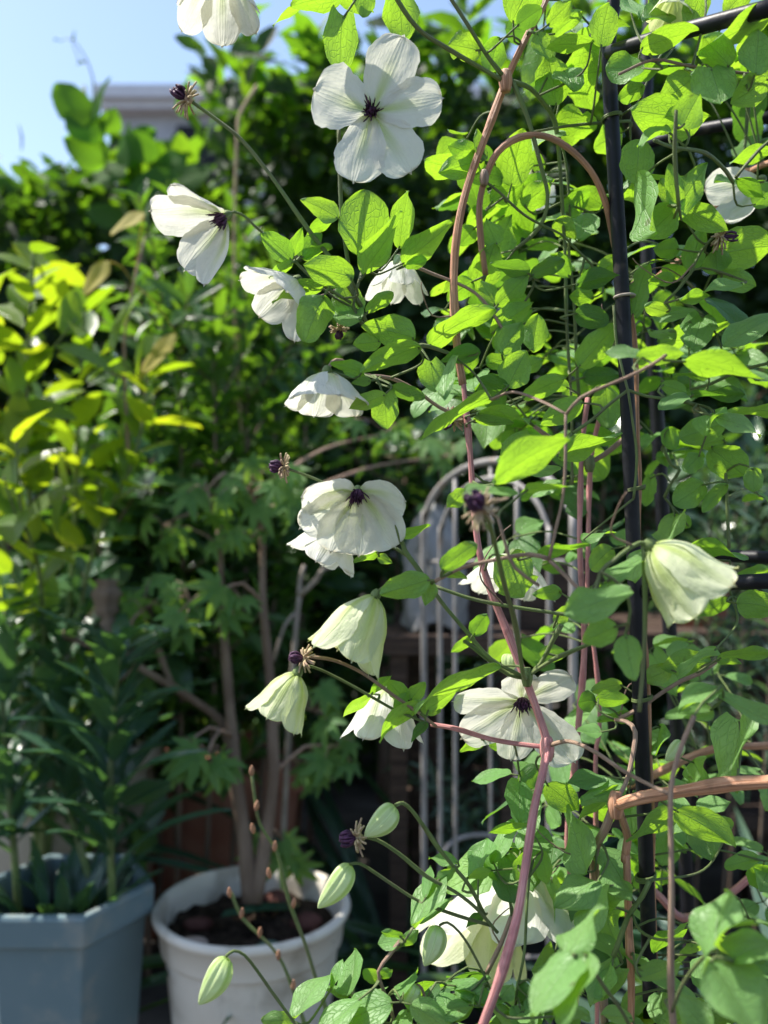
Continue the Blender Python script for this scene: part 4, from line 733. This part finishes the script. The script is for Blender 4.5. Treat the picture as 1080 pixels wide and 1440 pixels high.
# --- the mass of smaller and hidden leaves: groups of three on short stalks, spread through the depth of the vine
FILL = [((600, 860), (215, 470), 46, (.60, .76)), ((600, 880), (400, 690), 70, (.60, .78)), ((880, 1090), (-10, 260), 34, (.58, .74)), ((860, 1000), (330, 520), 24, (.58, .74)), ((900, 1090), (480, 700), 34, (.60, .78)), ((700, 900), (660, 900), 26, (.66, .80)),
        ((740, 1090), (860, 1110), 40, (.64, .80)), ((760, 960), (1090, 1300), 50, (.56, .70)), ((950, 1090), (1080, 1320), 22, (.56, .72)), ((780, 1090), (1290, 1460), 46, (.50, .62)), ((470, 790), (1370, 1460), 30, (.47, .56)), ((680, 790), (1080, 1230), 14, (.53, .60)), ((690, 860), (-20, 120), 14, (.55, .66)), ((430, 600), (-30, 5), 5, (.5, .55)), ((640, 770), (160, 330), 14, (.56, .68))]
r = np.random.RandomState(77)
for (xr, yr, n, dr) in FILL:
    for _ in range(int(n * .36)):
        x, y, d = r.uniform(*xr), r.uniform(*yr), r.uniform(*dr); c = P(x, y, d)
        k = int(np.argmin(np.linalg.norm(ALLP - c, axis=1))); q = ALLP[k]
        if np.linalg.norm(q - c) > .085: c = q + (c - q) / np.linalg.norm(q - c) * .085
        pth = spline([q, (q + c) / 2 + [0, 0, .006], c], .006); tube(REST, pth, .0007, 5, 1)
        a0 = r.uniform(0, 6.28); upn = nrm(np.array([r.normal(-.1, .35), r.normal(.0, .5), 1.0])); e1 = nrm(np.cross(upn, [math.cos(a0), math.sin(a0), .1])); e2 = np.cross(upn, e1)
        size = r.uniform(.020, .034)
        for a in (0, 1.75, -1.75)[:r.choice([2, 3, 3])]:
            dr_ = e1 * math.cos(a) + e2 * math.sin(a); Lf = (dr_ + np.array([0, 0, -.28])) * size * r.uniform(.8, 1.15); s = c + dr_ * .005
            tube(REST, np.array([c, (c + s) / 2, s + dr_ * .001]), .0005, 5, 1)
            blade(REST, s, Lf, nrm(upn + r.normal(0, .25, 3)), np.linalg.norm(Lf) * r.uniform(.62, .85), r.choice([O, O, O, R_, HT, LB]), r.uniform(.06, .22), r.uniform(.1, .35), r.normal(0, .3), .08, r.uniform(6), 10, 7)
REST.build("foliage", [M['leaf'], M['stem_g']], CL)["kind"] = 'stuff'
# thin wandering tendrils
for k in range(16):
    q = ALLP[r.randint(len(ALLP))]
    if q[2] < .45: continue
    d = nrm(np.array([r.normal(), r.normal() * .4, r.normal()])); L = r.uniform(.02, .05); s2 = nrm(np.cross(d, [0, 1, 0])) * L * .3; TN = MB()
    pth = spline([q, q + d * L * .5 + s2, q + d * L, q + d * L * 1.15 - s2 * .6], .004); tube(TN, pth, np.linspace(.0006, .0003, len(pth)), 5); TN.build("tendril", M['stem_m'], CL)

# --- flowers
def flower(A, D, L, prof, W, petals, cup=.25, mat='petal', label=None, style=1, stem_r=.0016, wob=.5, kind='petal', seed=0):
    """A attachment point, D axis the flower faces, L sepal length, prof angles from the axis at base / middle / tip (degrees),
    W width, petals [(angle around the axis seen by the viewer, length scale, width scale, extra opening)]"""
    r = np.random.RandomState(seed + 5); D = nrm(D); E = nrm(np.array([1., 0, 0]) - D * D[0]) if abs(D[0]) < .9 else nrm(np.array([0, 0, 1.]) - D * D[2]); E1 = np.cross(D, E)
    c = MB(); pp = spline([A - D * .003, A, A + D * .0035], .0006); tube(c, pp, stem_r * (1 + .9 * np.sin(np.linspace(0, 3.1, len(pp)))), 12)
    fl = c.build("flower", M['stem_g'], CL)
    if label: fl["label"] = label
    nu, nv = 22, 19; u = usamp(nu)
    for j, (ph, sl_, sw, ex) in enumerate(petals):
        a = np.radians(np.interp(u, [0, .5, 1], prof) + ex * np.clip(u * 2, 0, 1)); Rd = E * math.cos(math.radians(ph)) + E1 * math.sin(math.radians(ph)); Tn = np.cross(D, Rd)
        ds = np.diff(u, prepend=0) * L * sl_; am = np.concatenate([[a[0]], (a[1:] + a[:-1]) / 2])
        cl = A + D * .001 + np.cumsum((ds * np.cos(am))[:, None] * D + (ds * np.sin(am))[:, None] * Rd, 0) + Rd * .0012 + D * (.0006 * (j % 2))
        nn = -np.cos(a)[:, None] * Rd + np.sin(a)[:, None] * D; tg = np.cos(a)[:, None] * D + np.sin(a)[:, None] * Rd
        U, Vv = np.meshgrid(u, np.linspace(-1, 1, nv), indexing='ij'); ww, dx = outline(kind, U, Vv); w2 = W * sw / 2; f1, f2, f3 = r.uniform(0, 6, 3)
        edge = 1 + .02 * np.sin(U * 43 + f3) * np.abs(Vv)**4 + .04 * np.sin(U * 17 + f1 + 4 * (Vv > 0)) * np.abs(Vv)**3
        y = Vv * ww * w2 * edge; z = cup * y**2 / w2
        ribs = np.exp(-((np.abs(Vv) - .14) / .05)**2) + .8 * np.exp(-(Vv / .04)**2)
        z = z - .0007 * ribs * np.sin(np.pi * np.clip(U, 0, 1)) * L / .04 + wob * w2 * .12 * np.sin(U * 8 + f2 + Vv * 2) * Vv**2 + wob * w2 * .05 * np.sin(Vv * 9 + f3 + U * 5) * U + wob * .05 * w2 * np.sin(U * 13 + f1) * np.sin(Vv * 5 + f2)
        X = dx * L * sl_ + wob * .02 * L * np.sin(Vv * 13 + f3) * np.clip(U - .6, 0, 1)
        V = cl[:, None] + y[..., None] * Tn + z[..., None] * nn[:, None] + X[..., None] * tg[:, None]
        m = MB(); m.add(V.reshape(-1, 3), gridfaces(nu, nv), np.stack([U, Vv * .5 + .5], -1).reshape(-1, 2)); m.build("petal", M[mat], fl)
    if style:
        s = MB(); rs = style * .0026
        for k in range(70):
            q = r.uniform(0, 6.28); f = r.uniform(.15, 1); t0 = A + D * .0015 + (E * math.cos(q) + E1 * math.sin(q)) * rs * .9 * f
            op = r.uniform(.15, .7) * f + (.6 if k % 4 == 0 else 0); d = nrm(D + (E * math.cos(q) + E1 * math.sin(q)) * op); l = L * r.uniform(.10, .16) * (1.35 if k % 4 == 0 else 1)
            pth = spline([t0, t0 + d * l * .6, t0 + d * l + D * l * .15 - (E * math.cos(q) + E1 * math.sin(q)) * l * .12 * (k % 4 != 0)], .0015); tube(s, pth, np.array([.0005] * (len(pth) - 1) + [.0002]) * (1 if k % 4 else .8), 5, 0 if k % 3 or k % 4 == 0 else 0)
        pp = spline([A, A + D * L * .05, A + D * L * .10], .0008); tube(s, pp, rs * np.array(np.interp(np.linspace(0, 1, len(pp)), [0, .5, 1], [.9, 1.0, .4])), 12)
        s.build("stamens", M['stamen'], fl)
    return fl
six = lambda p0=0, ex=(0,) * 6: [(p0 + 60 * k, 1 + .05 * math.sin(k * 2.3 + p0), 1, ex[k]) for k in range(6)]
px2 = lambda n, d: n / F * d
flower(P(523, 158, .49), (-.10, -1, -.14), px2(97, .49), (86, 80, 84), px2(76, .49), [(64, 1.04, 1.02, 0), (6, 1.0, .92, 0), (-57, 1.03, 1.0, 0), (-104, 1.0, 1.0, 0), (160, .84, 1.22, 0)], .10, 'petal', "white five sepalled flower facing the viewer with a dark purple centre", 1.1, seed=1)
flower(P(318, 303, .485), (-.66, -.42, -.62), px2(98, .485), (70, 38, 42), px2(74, .485), [(178, 1.05, 1.05, 6), (120, .85, 1.0, 10), (248, 1.0, .85, 0), (295, 1.0, .85, -10)], .30, 'petal', "half open white flower seen from the side with a bowed stalk", 1.0, seed=2)
flower(P(417, 394, .505), (-.60, -.30, -.72), px2(80, .505), (75, 44, 46), px2(56, .505), six(180), .28, 'petal', None, 1.0, seed=3)
flower(P(560, 365, .58), (-.05, -.12, -1), px2(66, .58), (70, 30, 30), px2(38, .58), six(20), .28, 'petal', None, 0, seed=4)
flower(P(460, 522, .50), (-.02, -.15, -1), px2(76, .50), (80, 40, 44), px2(66, .50), six(10), .34, 'petal', "small white bell flower hanging straight down with flared sepals", 0, seed=5)
flower(P(503, 690, .50), (.02, -.62, -.66), px2(92, .50), (82, 58, 52), px2(74, .50), [(270, 1.0, 1, -8), (320, .98, 1, -6), (22, .78, 1, 0), (90, .5, 1.1, 0), (155, .85, 1.05, 6), (205, 1.0, .95, 2), (240, .98, .9, -6)][:1] + [(312, 1.0, 1.0, -10), (12, .78, 1.05, 0), (160, .90, 1.05, 6), (198, 1.0, .95, 0), (240, 1.0, .95, -6)], .2, 'petal', "open white nodding flower with a dark purple centre above a second bell", 1.15, seed=6)
flower(P(478, 735, .53), (-.42, -.1, -.85), px2(80, .53), (70, 32, 34), px2(52, .53), six(30), .3, 'petal', "white bell flower tucked under the larger open flower", 0, seed=7)
flower(P(529, 836, .49), (-.45, -.12, -.86), px2(112, .49), (62, 15, 24), px2(60, .49), six(15), .36, 'petal_green', "greenish white long bell flower hanging at a slant", 0, seed=8)
flower(P(419, 945, .49), (-.42, -.12, -.86), px2(82, .49), (62, 17, 24), px2(48, .49), six(40), .36, 'petal_green', "greenish white bell flower leftmost above the white pot", 0, seed=9)
flower(P(545, 967, .545), (-.10, -.1, -1), px2(88, .545), (70, 26, 30), px2(52, .545), six(0), .32, 'petal', None, 0, seed=10)
flower(P(734, 984, .53), (-.02, -.78, -.36), px2(98, .53), (84, 74, 76), px2(62, .53), [(172, 1.0, .8, 0), (210, .98, 1.1, 0), (262, .9, .9, 0), (312, 1.15, 1.1, 0), (40, .8, .95, 4), (100, .5, .9, 10)], .12, 'petal', "weathered open white flower crossed by the pink stem", 1.3, seed=11)
flower(P(738, 1222, .60), (-.06, -.22, -1), px2(140, .60), (84, 40, 30), px2(88, .60), [(225, 1.0, 1.05, 12), (285, 1.0, 1.1, -6), (345, .95, 1, 6), (45, .9, 1, 4), (105, .9, 1, 4), (165, 1.05, 1.1, 14)], .28, 'petal', "large drooping white flower at the foot of the vine behind the pink stem", 0, seed=12, wob=1.1)
flower(P(690, 1262, .63), (-.30, -.1, -1), px2(128, .63), (80, 32, 22), px2(78, .63), [(200, 1.0, 1, 10), (260, 1, 1, 0), (320, 1, 1, -4), (20, .9, 1, 0), (80, .9, 1, 0), (140, 1, 1, 8)], .28, 'petal_green', None, 0, seed=13)
flower(P(913, 766, .42), (.62, -.12, -.66), px2(120, .42), (64, 16, 28), px2(76, .42), six(70), .34, 'petal_green', "large pale bell flower nearest the viewer pointing right over the trellis", 0, seed=14)
flower(P(310, -42, .48), (-.03, -.1, -1), px2(94, .48), (80, 28, 26), px2(62, .48), six(25), .3, 'petal', "white flower hanging in from above against the sky", 0, seed=15)
flower(P(752, 232, .68), (-.2, -.6, -.7), px2(58, .68), (80, 64, 60), px2(50, .68), [(150, 1, 1, 0), (215, 1, 1, 0), (290, 1, 1, 0)], .2, 'petal', None, 1.0, seed=16)
flower(P(1072, 252, .60), (-.75, -.4, -.3), px2(76, .60), (70, 30, 26), px2(54, .60), [(200, 1, 1, 0), (265, 1, 1, 0)], .2, 'petal', None, 0, seed=17)
flower(P(722, 778, .62), (-.2, -.25, -1), px2(84, .62), (78, 44, 36), px2(58, .62), six(0), .3, 'petal', None, 0, seed=18)
flower(P(952, -12, .52), (-.25, -.2, -1), px2(56, .52), (62, 22, 28), px2(36, .52), six(0), .3, 'petal_green', None, 0, seed=19)

# --- buds
def bud(ax, ay, tx, ty, wpx, d, label=None):
    A, T_ = P(ax, ay, d), P(tx, ty, d - .004); L = np.linalg.norm(T_ - A); D = (T_ - A) / L; E = nrm(np.cross(D, [.2, 1, .1])); E1 = np.cross(D, E); n, k = 26, 48
    u = np.linspace(0, 1, n); rr = wpx / 2 / F * d * np.clip(1.28 * (u + .01)**.42 * (1 - u)**.78 * 1.62, 0, 3); th = np.linspace(0, 2 * np.pi, k, endpoint=False)
    lob = 1 + .20 * np.abs(np.cos(2 * th + 1))[None]**.7 - .12 + .05 * np.sin(th[None] * 3 + u[:, None] * 2) + .035 * np.cos(12 * th[None]); R = rr[:, None] * lob; cv_ = (.05 * L * np.sin(u * 3))[:, None] * E
    V = (A + u[:, None] * L * D + cv_)[:, None] + R[..., None] * (E * np.cos(th)[:, None] + E1 * np.sin(th)[:, None])[None]
    i, j = np.meshgrid(np.arange(n - 1), np.arange(k), indexing='ij'); q = np.stack([i * k + j, i * k + (j + 1) % k, (i + 1) * k + (j + 1) % k, (i + 1) * k + j], -1).reshape(-1, 4)
    UV = np.stack(np.broadcast_arrays(u[:, None], (th * 4 / 6.2832 % 1)[None]), -1); mb = MB(); mb.add(V.reshape(-1, 3), q, UV.reshape(-1, 2)); o = mb.build("bud", M['bud'], CL)
    if label: o["label"] = label
for b in ((556, 1135, 512, 1176, 36, .48), (493, 1217, 446, 1277, 34, .48), (319, 1348, 279, 1413, 36, .46), (617, 1303, 596, 1359, 32, .49), (586, 1385, 568, 1412, 24, .49), (958, 1043, 936, 1070, 22, .54), (716, 920, 712, 948, 22, .54), (560, 360, 553, 372, 10, .5)): bud(*b)
# --- spent flower heads
def seed_head(px, py, D, d, s, label=None, dark=True):
    A = P(px, py, d); D = nrm(D); E = nrm(np.cross(D, [.3, .8, .5])); E1 = np.cross(D, E); r = np.random.RandomState(int(px)); s = s / F * d; mb = MB()
    for k in range(34):
        q = r.uniform(0, 6.28); o = E * math.cos(q) + E1 * math.sin(q); d1 = nrm(o * r.uniform(.7, 1.2) + D * r.uniform(-.5, .5)); l = s * r.uniform(.6, 1.1)
        pth = spline([A, A + d1 * l * .5 + D * l * .1, A + d1 * l], .0012); tube(mb, pth, np.interp(np.linspace(0, 1, len(pth)), [0, .7, 1], [.0004, .0006, .0005]), 5)
    pp = spline([A - D * s * .2, A, A + D * s * .3], .001); tube(mb, pp, s * .22 * np.sin(np.linspace(.3, 2.8, len(pp))) + .0003, 10)
    o = mb.build("seed_head", M['dry'], CL); mb = MB(); B = A + D * s * .25
    for k in range(60 if dark else 14):
        q = r.uniform(0, 6.28); o2 = (E * math.cos(q) + E1 * math.sin(q)) * r.uniform(0, .35); d1 = nrm(D + o2); l = s * r.uniform(.5, .85)
        pth = spline([B + o2 * s * .5, B + o2 * s * .9 + d1 * l * .6, B + d1 * l + o2 * s * .2], .0012); tube(mb, pth, .0006, 5)
    mb.build("styles", M['stamen'], o)
    if label: o["label"] = label
seed_head(266, 141, (-.75, -.1, .55), .50, 26, "spent flower head with a dark tuft at the top of its long stalk")
seed_head(402, 657, (-.9, -.1, .12), .50, 22); seed_head(430, 926, (-.9, -.2, .1), .49, 22); seed_head(505, 1177, (-.95, -.2, -.05), .48, 26)
seed_head(680, 716, (-.45, -.5, .35), .365, 36, "spent flower head nearest the viewer blurred in front of the pink stem"); seed_head(1010, 331, (.85, -.2, -.1), .54, 26, None, False); seed_head(640, 590, (-.6, -.2, -.5), .545, 20, None, False); seed_head(478, 462, (0, -.2, -1), .53, 16, None, False)
